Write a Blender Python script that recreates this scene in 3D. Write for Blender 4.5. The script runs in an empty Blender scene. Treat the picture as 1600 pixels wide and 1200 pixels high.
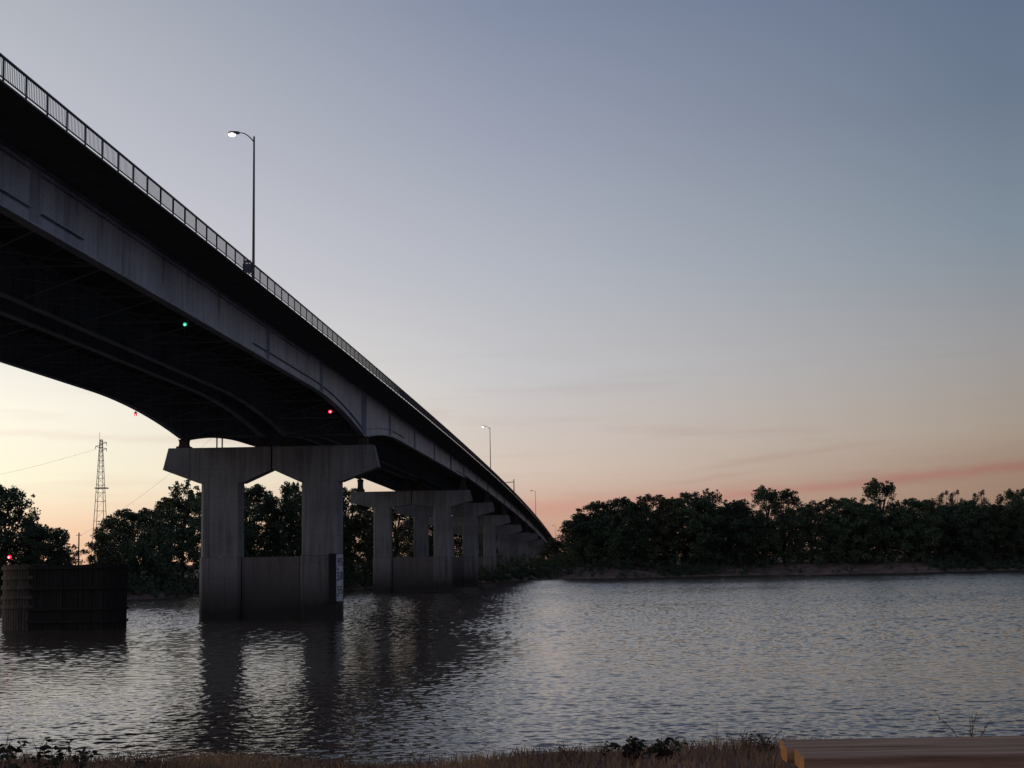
import bpy, math, random
import numpy as np

random.seed(7)
RNG = np.random.default_rng(11)
C = bpy.context.scene.collection
H = 6.13                      # eye height above the river
M_ = 0.0588666                # heading of the bridge: x gained per metre of y


# ------------------------------------------------------------------ helpers
def lin(c):
    out = []
    for v in c:
        v = v / 255.0
        out.append(v / 12.92 if v <= 0.04045 else ((v + 0.055) / 1.055) ** 2.4)
    return out


def props(o, label=None, cat=None, group=None, kind=None):
    if label: o['label'] = label
    if cat: o['category'] = cat
    if group: o['group'] = group
    if kind: o['kind'] = kind
    return o


def empty(name, loc, label=None, cat=None, group=None, rotz=0.0):
    o = bpy.data.objects.new(name, None)
    o.empty_display_size = 0.5
    o.location = loc
    o.rotation_euler = (0, 0, rotz)
    C.objects.link(o)
    return props(o, label, cat, group)


def world_loc(p):
    x = y = z = 0.0
    while p is not None:
        x += p.location[0]; y += p.location[1]; z += p.location[2]
        p = p.parent
    return (x, y, z)


class MB:
    """collects simple solids and links them as one mesh object"""
    def __init__(self):
        self.v = []; self.f = []; self.mi = []

    def add(self, vs, fs, mi=0):
        n = len(self.v)
        self.v.extend([tuple(map(float, p)) for p in vs])
        for f in fs:
            self.f.append(tuple(i + n for i in f)); self.mi.append(mi)

    def hexa(self, p, mi=0):
        # p: bottom 4 (ccw from above) then top 4
        self.add(p, [(3, 2, 1, 0), (4, 5, 6, 7), (0, 1, 5, 4), (1, 2, 6, 5), (2, 3, 7, 6), (3, 0, 4, 7)], mi)

    def box(self, x0, x1, y0, y1, z0, z1, mi=0):
        self.hexa([(x0, y0, z0), (x1, y0, z0), (x1, y1, z0), (x0, y1, z0),
                   (x0, y0, z1), (x1, y0, z1), (x1, y1, z1), (x0, y1, z1)], mi)

    def bar(self, a, b, w, h=None, mi=0):
        a = np.array(a, float); b = np.array(b, float); h = h or w
        d = b - a; L = np.linalg.norm(d)
        if L < 1e-6: return
        d /= L
        up = np.array((0, 0, 1.0)) if abs(d[2]) < 0.95 else np.array((0, 1.0, 0))
        s = np.cross(d, up); s /= np.linalg.norm(s); u = np.cross(s, d)
        s *= w / 2; u *= h / 2
        self.hexa([a - s - u, a + s - u, b + s - u, b - s - u, a - s + u, a + s + u, b + s + u, b - s + u], mi)

    def tube(self, pts, radii, n=8, mi=0, cap=True):
        pts = [np.array(p, float) for p in pts]
        rings = []
        base = len(self.v)
        ref = None
        for i, p in enumerate(pts):
            d = pts[min(i + 1, len(pts) - 1)] - pts[max(i - 1, 0)]
            d /= (np.linalg.norm(d) + 1e-9)
            if ref is None:
                ref = np.array((1.0, 0, 0)) if abs(d[0]) < 0.8 else np.array((0, 1.0, 0))
            s = np.cross(d, ref); s /= (np.linalg.norm(s) + 1e-9); u = np.cross(d, s)
            r = radii[i] if hasattr(radii, '__len__') else radii
            for k in range(n):
                a = 2 * math.pi * k / n
                self.v.append(tuple(p + r * (math.cos(a) * s + math.sin(a) * u)))
        for i in range(len(pts) - 1):
            for k in range(n):
                a0 = base + i * n + k; a1 = base + i * n + (k + 1) % n
                self.f.append((a0, a1, a1 + n, a0 + n)); self.mi.append(mi)
        if cap:
            self.f.append(tuple(base + k for k in range(n))[::-1]); self.mi.append(mi)
            self.f.append(tuple(base + (len(pts) - 1) * n + k for k in range(n))); self.mi.append(mi)

    def sphere(self, c, r, nu=10, nv=7, sz=1.0, mi=0):
        base = len(self.v); vs = []
        for j in range(1, nv):
            t = math.pi * j / nv
            for i in range(nu):
                a = 2 * math.pi * i / nu
                vs.append((c[0] + r * math.sin(t) * math.cos(a), c[1] + r * math.sin(t) * math.sin(a), c[2] + r * sz * math.cos(t)))
        top = len(vs); vs.append((c[0], c[1], c[2] + r * sz)); bot = len(vs); vs.append((c[0], c[1], c[2] - r * sz))
        fs = []
        for j in range(nv - 2):
            for i in range(nu):
                a = j * nu + i; b = j * nu + (i + 1) % nu
                fs.append((a, a + nu, b + nu, b))
        for i in range(nu):
            fs.append((top, i, (i + 1) % nu))
            fs.append((bot, (nv - 2) * nu + (i + 1) % nu, (nv - 2) * nu + i))
        self.add(vs, fs, mi)

    def prism(self, poly, y0, y1, mi=0, shear=0.0):
        """poly in (x,z), extruded along y"""
        n = len(poly)
        vs = [(x, y0, z) for x, z in poly] + [(x + shear, y1, z) for x, z in poly]
        fs = [tuple(range(n)), tuple(range(2 * n - 1, n - 1, -1))]
        for i in range(n):
            j = (i + 1) % n
            fs.append((i, i + n, j + n, j))
        self.add(vs, fs, mi)

    def sweep(self, secs, mi=0):
        """secs: list of closed sections (same count)"""
        n = len(secs[0]); base = len(self.v)
        for s in secs: self.v.extend([tuple(map(float, p)) for p in s])
        for i in range(len(secs) - 1):
            for k in range(n):
                a = base + i * n + k; b = base + i * n + (k + 1) % n
                self.f.append((a, b, b + n, a + n)); self.mi.append(mi)
        self.f.append(tuple(base + k for k in range(n))[::-1]); self.mi.append(mi)
        self.f.append(tuple(base + (len(secs) - 1) * n + k for k in range(n))); self.mi.append(mi)

    def build(self, name, mats, parent=None, smooth=False, kind=None, label=None):
        me = bpy.data.meshes.new(name)
        ox, oy, oz = world_loc(parent)
        me.from_pydata([(x - ox, y - oy, z - oz) for x, y, z in self.v], [], self.f)
        if not isinstance(mats, (list, tuple)): mats = [mats]
        for m in mats: me.materials.append(m)
        if len(mats) > 1: me.polygons.foreach_set('material_index', self.mi)
        if smooth: me.polygons.foreach_set('use_smooth', [True] * len(self.f))
        me.update()
        o = bpy.data.objects.new(name, me)
        C.objects.link(o)
        if parent: o.parent = parent
        return props(o, label=label, kind=kind)


def np_mesh(name, V, F, mat, parent=None, smooth=False):
    """V (n,3) array, F (m,4) int array of quads"""
    me = bpy.data.meshes.new(name)
    V = np.asarray(V, np.float32); F = np.asarray(F, np.int32)
    me.vertices.add(len(V)); me.vertices.foreach_set('co', V.ravel())
    m, k = F.shape
    me.loops.add(m * k); me.loops.foreach_set('vertex_index', F.ravel())
    me.polygons.add(m)
    me.polygons.foreach_set('loop_start', np.arange(0, m * k, k, dtype=np.int32))
    me.polygons.foreach_set('loop_total', np.full(m, k, np.int32))
    if smooth: me.polygons.foreach_set('use_smooth', np.ones(m, bool))
    me.materials.append(mat)
    me.update(calc_edges=True); me.validate()
    o = bpy.data.objects.new(name, me); C.objects.link(o)
    if parent: o.parent = parent
    return o


def copy_tree(o, parent=None, lab=None):
    c = o.copy(); C.objects.link(c)
    if parent is not None: c.parent = parent
    for ch in list(o.children): copy_tree(ch, c)
    return c


# ------------------------------------------------------------------ materials
def mat(name, col, rough=0.8, var=0.0, scale=1.0, col2=None, stretch=(1, 1, 1), bump=0.0, bscale=8.0, spec=0.3, metal=0.0):
    m = bpy.data.materials.new(name); m.use_nodes = True
    nt = m.node_tree; N = nt.nodes; L = nt.links
    b = N['Principled BSDF']
    b.inputs['Roughness'].default_value = rough
    b.inputs['Specular IOR Level'].default_value = spec
    b.inputs['Metallic'].default_value = metal
    b.inputs['Base Color'].default_value = (*col, 1)
    tc = N.new('ShaderNodeTexCoord'); mp = N.new('ShaderNodeMapping')
    mp.inputs['Scale'].default_value = stretch
    L.new(tc.outputs['Object'], mp.inputs['Vector'])
    if col2 is not None or var > 0:
        nz = N.new('ShaderNodeTexNoise'); nz.inputs['Scale'].default_value = scale
        nz.inputs['Detail'].default_value = 6; nz.inputs['Roughness'].default_value = 0.62
        L.new(mp.outputs[0], nz.inputs['Vector'])
        cr = N.new('ShaderNodeValToRGB')
        c2 = col2 if col2 is not None else tuple(max(0, v * (1 - var)) for v in col)
        cr.color_ramp.elements[0].position = 0.36; cr.color_ramp.elements[0].color = (*c2, 1)
        cr.color_ramp.elements[1].position = 0.64; cr.color_ramp.elements[1].color = (*col, 1)
        L.new(nz.outputs['Fac'], cr.inputs[0]); L.new(cr.outputs[0], b.inputs['Base Color'])
    if bump > 0:
        nb = N.new('ShaderNodeTexNoise'); nb.inputs['Scale'].default_value = bscale; nb.inputs['Detail'].default_value = 4
        L.new(mp.outputs[0], nb.inputs['Vector'])
        bp = N.new('ShaderNodeBump'); bp.inputs['Strength'].default_value = bump; bp.inputs['Distance'].default_value = 0.05
        L.new(nb.outputs['Fac'], bp.inputs['Height']); L.new(bp.outputs[0], b.inputs['Normal'])
    return m


def emit(name, col, s):
    m = bpy.data.materials.new(name); m.use_nodes = True
    nt = m.node_tree; nt.nodes.clear()
    e = nt.nodes.new('ShaderNodeEmission'); o = nt.nodes.new('ShaderNodeOutputMaterial')
    e.inputs[0].default_value = (*col, 1); e.inputs[1].default_value = s
    nt.links.new(e.outputs[0], o.inputs[0])
    return m


def leaf_mat(name, c1, c2):
    m = bpy.data.materials.new(name); m.use_nodes = True
    nt = m.node_tree; N = nt.nodes; L = nt.links; b = N['Principled BSDF']
    b.inputs['Roughness'].default_value = 0.7; b.inputs['Specular IOR Level'].default_value = 0.2
    tc = N.new('ShaderNodeTexCoord'); nz = N.new('ShaderNodeTexNoise')
    nz.inputs['Scale'].default_value = 0.35; nz.inputs['Detail'].default_value = 3
    L.new(tc.outputs['Object'], nz.inputs['Vector'])
    oi = N.new('ShaderNodeObjectInfo')
    ad = N.new('ShaderNodeMath'); ad.operation = 'MULTIPLY_ADD'
    L.new(oi.outputs['Random'], ad.inputs[0]); ad.inputs[1].default_value = 0.35
    L.new(nz.outputs['Fac'], ad.inputs[2])
    cr = N.new('ShaderNodeValToRGB')
    cr.color_ramp.elements[0].position = 0.4; cr.color_ramp.elements[0].color = (*c1, 1)
    cr.color_ramp.elements[1].position = 0.85; cr.color_ramp.elements[1].color = (*c2, 1)
    L.new(ad.outputs[0], cr.inputs[0]); L.new(cr.outputs[0], b.inputs['Base Color'])
    return m


def panel_mat(name, col, dark, rough, stain=False, joints=False, rust=False):
    """painted steel or board-marked concrete: soft vertical runs and blotches"""
    m = bpy.data.materials.new(name); m.use_nodes = True
    nt = m.node_tree; N = nt.nodes; L = nt.links; b = N['Principled BSDF']
    b.inputs['Roughness'].default_value = rough; b.inputs['Specular IOR Level'].default_value = 0.3
    tc = N.new('ShaderNodeTexCoord')

    def noise(sc, stretch, det=5):
        mp = N.new('ShaderNodeMapping'); mp.inputs['Scale'].default_value = stretch
        n = N.new('ShaderNodeTexNoise'); n.inputs['Scale'].default_value = sc; n.inputs['Detail'].default_value = det
        L.new(tc.outputs['Object'], mp.inputs['Vector']); L.new(mp.outputs[0], n.inputs['Vector'])
        return n
    a = noise(1.1, (1.5, 1.5, 0.12)); c = noise(0.25, (1, 1, 1)); d = noise(5.0, (1, 1, 1), 6)
    s1 = N.new('ShaderNodeMath'); s1.operation = 'ADD'; L.new(a.outputs['Fac'], s1.inputs[0]); L.new(c.outputs['Fac'], s1.inputs[1])
    s2 = N.new('ShaderNodeMath'); s2.operation = 'MULTIPLY_ADD'; L.new(d.outputs['Fac'], s2.inputs[0]); s2.inputs[1].default_value = 0.6
    L.new(s1.outputs[0], s2.inputs[2])
    cr = N.new('ShaderNodeValToRGB')
    cr.color_ramp.elements[0].position = 0.0; cr.color_ramp.elements[0].color = (*dark, 1)
    cr.color_ramp.elements[1].position = 1.0; cr.color_ramp.elements[1].color = (*col, 1)
    mr = N.new('ShaderNodeMapRange'); mr.inputs['From Min'].default_value = 0.95; mr.inputs['From Max'].default_value = 1.5
    L.new(s2.outputs[0], mr.inputs['Value']); L.new(mr.outputs[0], cr.inputs[0])
    base = cr.outputs[0]

    def over(colr, fac):
        q = N.new('ShaderNodeMix'); q.data_type = 'RGBA'; q.inputs['B'].default_value = (*colr, 1)
        L.new(fac, q.inputs['Factor']); L.new(base, q.inputs['A']); return q.outputs['Result']

    def rng_(v, lo, hi, a0=0.0, b0=1.0):
        q = N.new('ShaderNodeMapRange'); q.inputs['From Min'].default_value = lo; q.inputs['From Max'].default_value = hi
        q.inputs['To Min'].default_value = a0; q.inputs['To Max'].default_value = b0; L.new(v, q.inputs['Value']); return q.outputs[0]
    if joints:  # lift joints of the formwork and lime-dark drip streaks
        sz = N.new('ShaderNodeSeparateXYZ'); L.new(tc.outputs['Object'], sz.inputs[0])
        fr = N.new('ShaderNodeMath'); fr.operation = 'PINGPONG'; L.new(sz.outputs['Z'], fr.inputs[0]); fr.inputs[1].default_value = 0.75
        base = over(tuple(v * 0.5 for v in dark), rng_(fr.outputs[0], 0.04, 0.0, 0, 0.28))
        st_ = noise(1.0, (2.6, 2.6, 0.06), 4)
        base = over(tuple(v * 0.45 for v in dark), rng_(st_.outputs['Fac'], 0.56, 0.70, 0, 0.75))
    if rust:    # chalked paint with narrow rust runs
        st_ = noise(1.0, (1.0, 1.0, 0.10), 6); sp2 = noise(0.35, (1, 1, 1), 3)
        mu = N.new('ShaderNodeMath'); mu.operation = 'MULTIPLY'
        L.new(rng_(st_.outputs['Fac'], 0.57, 0.68), mu.inputs[0]); L.new(rng_(sp2.outputs['Fac'], 0.45, 0.62), mu.inputs[1])
        base = over((0.085, 0.06, 0.05), rng_(mu.outputs[0], 0, 1, 0, 0.8))
        sk = noise(9.0, (1, 1, 1), 2)
        base = over((0.09, 0.085, 0.085), rng_(sk.outputs['Fac'], 0.70, 0.76, 0, 0.8))
    if stain:   # wet, algae-dark tide band just above the water
        sx = N.new('ShaderNodeSeparateXYZ'); L.new(tc.outputs['Object'], sx.inputs[0])
        zz = N.new('ShaderNodeMath'); zz.operation = 'MULTIPLY_ADD'; L.new(c.outputs['Fac'], zz.inputs[0]); zz.inputs[1].default_value = -2.6
        L.new(sx.outputs['Z'], zz.inputs[2])
        z2 = N.new('ShaderNodeMath'); z2.operation = 'MULTIPLY_ADD'; L.new(a.outputs['Fac'], z2.inputs[0]); z2.inputs[1].default_value = -1.8
        L.new(zz.outputs[0], z2.inputs[2])
        m2 = N.new('ShaderNodeMapRange'); m2.inputs['From Min'].default_value = -1.2; m2.inputs['From Max'].default_value = 3.6
        L.new(z2.outputs[0], m2.inputs['Value'])
        mx = N.new('ShaderNodeMix'); mx.data_type = 'RGBA'; mx.inputs['A'].default_value = (0.035, 0.033, 0.033, 1)
        L.new(m2.outputs[0], mx.inputs['Factor']); L.new(base, mx.inputs['B']); L.new(mx.outputs['Result'], b.inputs['Base Color'])
    else:
        L.new(base, b.inputs['Base Color'])
    bp = N.new('ShaderNodeBump'); bp.inputs['Strength'].default_value = 0.25; bp.inputs['Distance'].default_value = 0.03
    L.new(d.outputs['Fac'], bp.inputs['Height']); L.new(bp.outputs[0], b.inputs['Normal'])
    return m


STEEL = panel_mat('grey girder paint', (0.34, 0.385, 0.46), (0.155, 0.18, 0.225), 0.55, rust=True)
CONC = panel_mat('pier concrete', (0.25, 0.258, 0.272), (0.12, 0.123, 0.132), 0.9, joints=True)
CONCW = panel_mat('water-stained pier concrete', (0.165, 0.150, 0.152), (0.085, 0.077, 0.079), 0.9, stain=True, joints=True)
SOFFIT = mat('stained slab concrete', (0.13, 0.125, 0.12), 0.95, col2=(0.09, 0.085, 0.08), scale=0.6)
BRACE = mat('bracing steel', (0.22, 0.225, 0.235), 0.7, var=0.25, scale=1.5)
BEAR = mat('rusty bearing steel', (0.065, 0.055, 0.05), 0.8, var=0.4, scale=3)
ASPH = mat('asphalt', (0.05, 0.05, 0.052), 0.95, var=0.3, scale=2)
RAIL = mat('dark rail steel', (0.035, 0.03, 0.045), 0.55, var=0.2, scale=3)
POLE = mat('lamp pole steel', (0.09, 0.085, 0.11), 0.5, var=0.2, scale=2)
GALV = mat('galvanised steel', (0.52, 0.46, 0.37), 0.6, var=0.3, scale=0.7)
SIGNBACK = mat('sign back metal', (0.12, 0.12, 0.15), 0.6, var=0.2, scale=2)
CREO = mat('creosoted timber', (0.030, 0.026, 0.024), 0.95, col2=(0.016, 0.015, 0.015), scale=1.2, stretch=(3, 3, 0.4), bump=0.4, bscale=4)
OLDWOOD = mat('weathered piles', (0.12, 0.096, 0.078), 0.95, col2=(0.06, 0.048, 0.04), scale=1.3, stretch=(2.5, 2.5, 0.4), bump=0.4, bscale=5)
PLATE = mat('white gauge paint', (0.60, 0.61, 0.64), 0.6, col2=(0.44, 0.45, 0.48), scale=1.2, stretch=(2, 2, .7))
INK = mat('black gauge paint', (0.02, 0.02, 0.025), 0.7)
DARKBOX = mat('dark gauge framing', (0.02, 0.022, 0.03), 0.8, var=0.2, scale=2)
PLANK = mat('grey weathered plank', (0.50, 0.31, 0.20), 0.85, col2=(0.22, 0.13, 0.088), scale=2.2, stretch=(0.5, 14, 14), bump=0.35, bscale=3)
ENDG = mat('cut end grain', (0.46, 0.235, 0.095), 0.85, col2=(0.30, 0.14, 0.05), scale=22, bump=0.2, bscale=40)
BARK = mat('bark', (0.05, 0.04, 0.032), 0.95, var=0.4, scale=3)
LEAF = leaf_mat('dark foliage', (0.036, 0.054, 0.034), (0.075, 0.105, 0.056))
LEAF2 = leaf_mat('olive foliage', (0.038, 0.048, 0.026), (0.085, 0.092, 0.046))
LEAFP = leaf_mat('thin haze-paled foliage', (0.09, 0.07, 0.05), (0.15, 0.11, 0.075))  # bare brown twigs, with distance haze put into the colour as a lighter tone
WEED = leaf_mat('weed leaf', (0.020, 0.022, 0.016), (0.045, 0.05, 0.028))
STALK = mat('dry stalk', (0.13, 0.075, 0.06), 0.9, var=0.3, scale=20)
RED = emit('red lens glow', (1.0, 0.02, 0.07), 2.2)
REDC = emit('red bulb', (1.0, 0.50, 0.55), 2.5)
GREEN = emit('green lens glow', (0.02, 0.75, 0.42), 1.2)
GREENC = emit('green bulb', (0.45, 1.0, 0.85), 1.6)
LAMPON = emit('lit lamp lens', (1.0, 0.92, 0.74), 2.2)
LAMPOFF = mat('unlit lamp lens', (0.45, 0.44, 0.42), 0.3)


# ------------------------------------------------------------------ sky
def build_world():
    w = bpy.data.worlds.new('World'); bpy.context.scene.world = w
    w.use_nodes = True
    nt = w.node_tree; N = nt.nodes; L = nt.links; N.clear()
    out = N.new('ShaderNodeOutputWorld')
    tc = N.new('ShaderNodeTexCoord')
    nrm = N.new('ShaderNodeVectorMath'); nrm.operation = 'NORMALIZE'; L.new(tc.outputs['Generated'], nrm.inputs[0])
    sp = N.new('ShaderNodeSeparateXYZ'); L.new(nrm.outputs[0], sp.inputs[0])

    def m(op, a, b=None, c=None, clamp=False):
        n = N.new('ShaderNodeMath'); n.operation = op; n.use_clamp = clamp
        for i, v in enumerate((a, b, c)):
            if v is None: continue
            if isinstance(v, (int, float)): n.inputs[i].default_value = v
            else: L.new(v, n.inputs[i])
        return n.outputs[0]

    def mrange(v, a, b, c=0.0, d=1.0, smooth=False):
        n = N.new('ShaderNodeMapRange'); n.clamp = True
        if smooth: n.interpolation_type = 'SMOOTHSTEP'
        L.new(v, n.inputs['Value'])
        for nm, x in zip(('From Min', 'From Max', 'To Min', 'To Max'), (a, b, c, d)): n.inputs[nm].default_value = x
        return n.outputs[0]

    el = m('MULTIPLY', m('ARCSINE', sp.outputs['Z']), 180 / math.pi)
    az = m('MULTIPLY', m('ARCTAN2', sp.outputs['X'], sp.outputs['Y']), 180 / math.pi)
    p = mrange(el, -5, 55)

    def ramp(stops):
        n = N.new('ShaderNodeValToRGB'); cr = n.color_ramp; cr.interpolation = 'B_SPLINE' if False else 'LINEAR'
        stops = sorted(stops)
        while len(cr.elements) < len(stops): cr.elements.new(0.5)
        for e_, (a, c) in zip(cr.elements, stops):
            e_.position = (a + 5) / 60.0
            k = 1.0
            if len(c) == 4: k = c[3]; c = c[:3]
            l_ = lin(c); e_.color = (l_[0] * k, l_[1] * k, l_[2] * k, 1)
        L.new(p, n.inputs[0])
        return n.outputs[0]

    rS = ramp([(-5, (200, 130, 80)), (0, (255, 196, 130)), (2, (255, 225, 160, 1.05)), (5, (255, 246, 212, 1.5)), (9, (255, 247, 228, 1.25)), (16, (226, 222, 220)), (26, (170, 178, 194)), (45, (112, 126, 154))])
    rL = ramp([(-5, (180, 120, 80)), (0, (252, 198, 162)), (1.4, (255, 219, 186, 1.03)), (3.2, (255, 247, 219, 1.08)), (6, (255, 249, 233, 1.06)), (11, (223, 219, 226)), (16, (201, 202, 210)), (21.2, (181, 185, 194)), (30, (140, 150, 172)), (45, (100, 115, 145))])
    rC = ramp([(-5, (150, 100, 80)), (0, (204, 154, 130)), (1.8, (212, 174, 154)), (3.5, (217, 200, 188)), (7.1, (203, 201, 204)), (11.7, (182, 186, 197)), (17, (157, 163, 182)), (21.7, (133, 143, 167)), (30, (108, 121, 150)), (45, (84, 98, 128))])
    rR = ramp([(-5, (110, 82, 72)), (0, (150, 118, 102)), (3.1, (157, 133, 118)), (4.7, (166, 153, 142)), (7.6, (156, 154, 156)), (11.8, (131, 144, 158)), (17, (108, 123, 143)), (21.7, (97, 113, 138)), (30, (86, 100, 126)), (45, (72, 86, 114))])
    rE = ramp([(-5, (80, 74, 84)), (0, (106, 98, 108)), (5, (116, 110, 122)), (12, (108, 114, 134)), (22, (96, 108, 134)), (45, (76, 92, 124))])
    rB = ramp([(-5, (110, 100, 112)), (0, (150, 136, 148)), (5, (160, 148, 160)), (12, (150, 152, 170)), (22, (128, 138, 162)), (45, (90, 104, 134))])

    def mix(a, b, f):
        n = N.new('ShaderNodeMix'); n.data_type = 'RGBA'
        L.new(f, n.inputs['Factor']); L.new(a, n.inputs['A']); L.new(b, n.inputs['B'])
        return n.outputs['Result']
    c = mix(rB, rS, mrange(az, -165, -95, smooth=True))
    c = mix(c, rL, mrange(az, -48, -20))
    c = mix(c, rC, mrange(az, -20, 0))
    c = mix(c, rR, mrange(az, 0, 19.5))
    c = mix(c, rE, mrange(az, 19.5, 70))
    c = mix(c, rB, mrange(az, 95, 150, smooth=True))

    # thin streaked cloud low over the horizon
    cx = N.new('ShaderNodeCombineXYZ')
    L.new(m('MULTIPLY', az, 0.10), cx.inputs[0]); L.new(m('MULTIPLY', el, 1.15), cx.inputs[1])
    nz = N.new('ShaderNodeTexNoise'); nz.inputs['Scale'].default_value = 1.0; nz.inputs['Detail'].default_value = 4
    nz.inputs['Roughness'].default_value = 0.5
    L.new(cx.outputs[0], nz.inputs['Vector'])
    streak = m('MULTIPLY', mrange(nz.outputs['Fac'], 0.5, 0.72, smooth=True), m('MULTIPLY', mrange(el, 1.0, 3.0), mrange(el, 9.5, 6.0)))
    cx2 = N.new('ShaderNodeCombineXYZ')
    L.new(m('MULTIPLY', az, 0.35), cx2.inputs[0]); L.new(m('MULTIPLY', el, 0.8), cx2.inputs[1])
    n2 = N.new('ShaderNodeTexNoise'); n2.inputs['Scale'].default_value = 1.0; n2.inputs['Detail'].default_value = 5
    L.new(cx2.outputs[0], n2.inputs['Vector'])
    wob = m('MULTIPLY', m('SUBTRACT', n2.outputs['Fac'], 0.5), 0.55)

    def band(e0, slope, width, a0, a1, a2, a3):
        d = m('SUBTRACT', el, m('ADD', m('MULTIPLY_ADD', az, slope, e0), wob))
        g = m('EXPONENT', m('MULTIPLY', m('POWER', m('ABSOLUTE', m('DIVIDE', d, width)), 2.0), -1.0))
        return m('MULTIPLY', g, m('MULTIPLY', mrange(az, a0, a1, smooth=True), mrange(az, a3, a2, smooth=True)))
    pink = m('MAXIMUM', m('MULTIPLY', band(1.72, 0.072, 0.22, -1, 6, 26, 40), 0.85),
             m('MULTIPLY', band(1.95, 0.050, 0.36, -3, 2, 8, 14), 0.62))
    pink = m('MULTIPLY', pink, mrange(n2.outputs['Fac'], 0.25, 0.6, 0.55, 1.0))
    grey = m('ADD', m('MULTIPLY', band(2.5, 0.125, 0.13, 6, 9, 12, 16), 0.5), m('MULTIPLY', band(2.2, 0.11, 0.10, 5, 7, 8, 11), 0.5))
    grey = m('ADD', grey, m('MULTIPLY', band(4.35, -0.035, 0.14, -24, -20, -12, -7), 0.5))
    grey = m('ADD', grey, m('MULTIPLY', streak, 0.55), clamp=True)

    def tint(col, rgb, f):
        n = N.new('ShaderNodeMix'); n.data_type = 'RGBA'; n.blend_type = 'MULTIPLY'
        L.new(f, n.inputs['Factor']); L.new(col, n.inputs['A']); n.inputs['B'].default_value = (*rgb, 1)
        return n.outputs['Result']
    c = tint(c, (0.90, 0.84, 0.84), grey)
    c = tint(c, (0.985, 0.70, 0.74), pink)

    sky = N.new('ShaderNodeTexSky'); sky.sky_type = 'NISHITA'; sky.sun_disc = False
    sky.sun_elevation = math.radians(0.6); sky.sun_rotation = math.radians(-76)
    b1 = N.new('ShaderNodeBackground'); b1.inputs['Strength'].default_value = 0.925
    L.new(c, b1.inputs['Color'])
    b2 = N.new('ShaderNodeBackground'); b2.inputs['Strength'].default_value = 0.022
    L.new(sky.outputs[0], b2.inputs['Color'])
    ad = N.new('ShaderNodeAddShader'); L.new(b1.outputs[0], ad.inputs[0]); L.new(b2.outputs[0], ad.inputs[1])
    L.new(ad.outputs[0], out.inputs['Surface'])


build_world()
ld = bpy.data.lights.new('sun_glow', 'SUN'); ld.energy = 0.30; ld.angle = math.radians(20); ld.color = (1.0, 0.72, 0.48)
lo = bpy.data.objects.new('sun_glow', ld); C.objects.link(lo)
lo.rotation_euler = (math.radians(82.0), 0, math.radians(180 + 76))


# ------------------------------------------------------------------ ground and river
SHX = [-900, -200, -100, -66, -36, 0, 14, 36, 57, 95, 118, 162, 260, 900]
SHY = [150, 205, 244, 264, 312, 400, 418, 420, 432, 430, 430, 452, 470, 520]


def shore(x):
    return np.interp(x, SHX, SHY) + 2.2 * np.sin(x * 0.19) + 1.2 * np.sin(x * 0.53 + 1)


def sm(t):
    t = np.clip(t, 0, 1); return t * t * (3 - 2 * t)


def ground_z(x, y):
    x = np.asarray(x, float); y = np.asarray(y, float)
    crest = 11.55 + 0.22 * np.sin(x * 0.9) + 0.12 * np.sin(x * 2.7 + 1)
    near = 4.50 + 0.03 * np.sin(x * 1.3 + y) - 6.3 * sm((y - crest) / 16.0)
    s = shore(x)
    d = y - s
    far = -1.8 + 1.8 * sm((d + 8) / 8) + 0.7 * sm(d / 2.5) + 2.6 * sm((d - 1) / 24.0)
    far = far + np.where(d > -3, 0.25 * np.sin(x * 1.7 + 0.6 * d) * np.sin(x * 0.61 + 2) * sm((d + 3) / 4), 0)
    far = far + np.where(d > 0, 0.35 * np.sin(x * 0.35 + d * 0.2) * np.exp(-((d - 9) / 10.0) ** 2), 0)
    return np.where(y < 120, near, far)


def build_ground():
    xs = np.concatenate([np.array([-6000, -2500, -1200, -600, -400]), np.arange(-300, 300, 6.0), np.array([300, 400, 600, 1200, 2500, 6000])])
    xs = np.unique(np.concatenate([xs, np.arange(-8, 8.01, 0.4)]))
    ys = np.unique(np.concatenate([[-300, -80, -20], np.arange(-6, 8, 1.0), np.arange(8, 30, 0.45), np.array([40, 80, 119, 121, 140]), np.arange(150, 520, 2.5),
                                   [540, 580, 640, 760, 1000, 2000, 4000, 8000]]))
    X, Y = np.meshgrid(xs, ys)
    Z = ground_z(X, Y)
    nx, ny = len(xs), len(ys)
    i = np.arange(ny - 1)[:, None] * nx + np.arange(nx - 1)[None, :]
    F = np.stack([i, i + 1, i + 1 + nx, i + nx], -1).reshape(-1, 4)
    m = mat('bank earth and dry grass', (0.22, 0.135, 0.105), 0.95, col2=(0.075, 0.052, 0.042), scale=0.35, bump=0.5, bscale=3)
    o = np_mesh('ground', np.stack([X, Y, Z], -1).reshape(-1, 3), F, m, smooth=True)
    props(o, 'dry grassy river banks and the land beyond them', 'ground', kind='structure')


build_ground()


CHOP = 2.2


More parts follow.
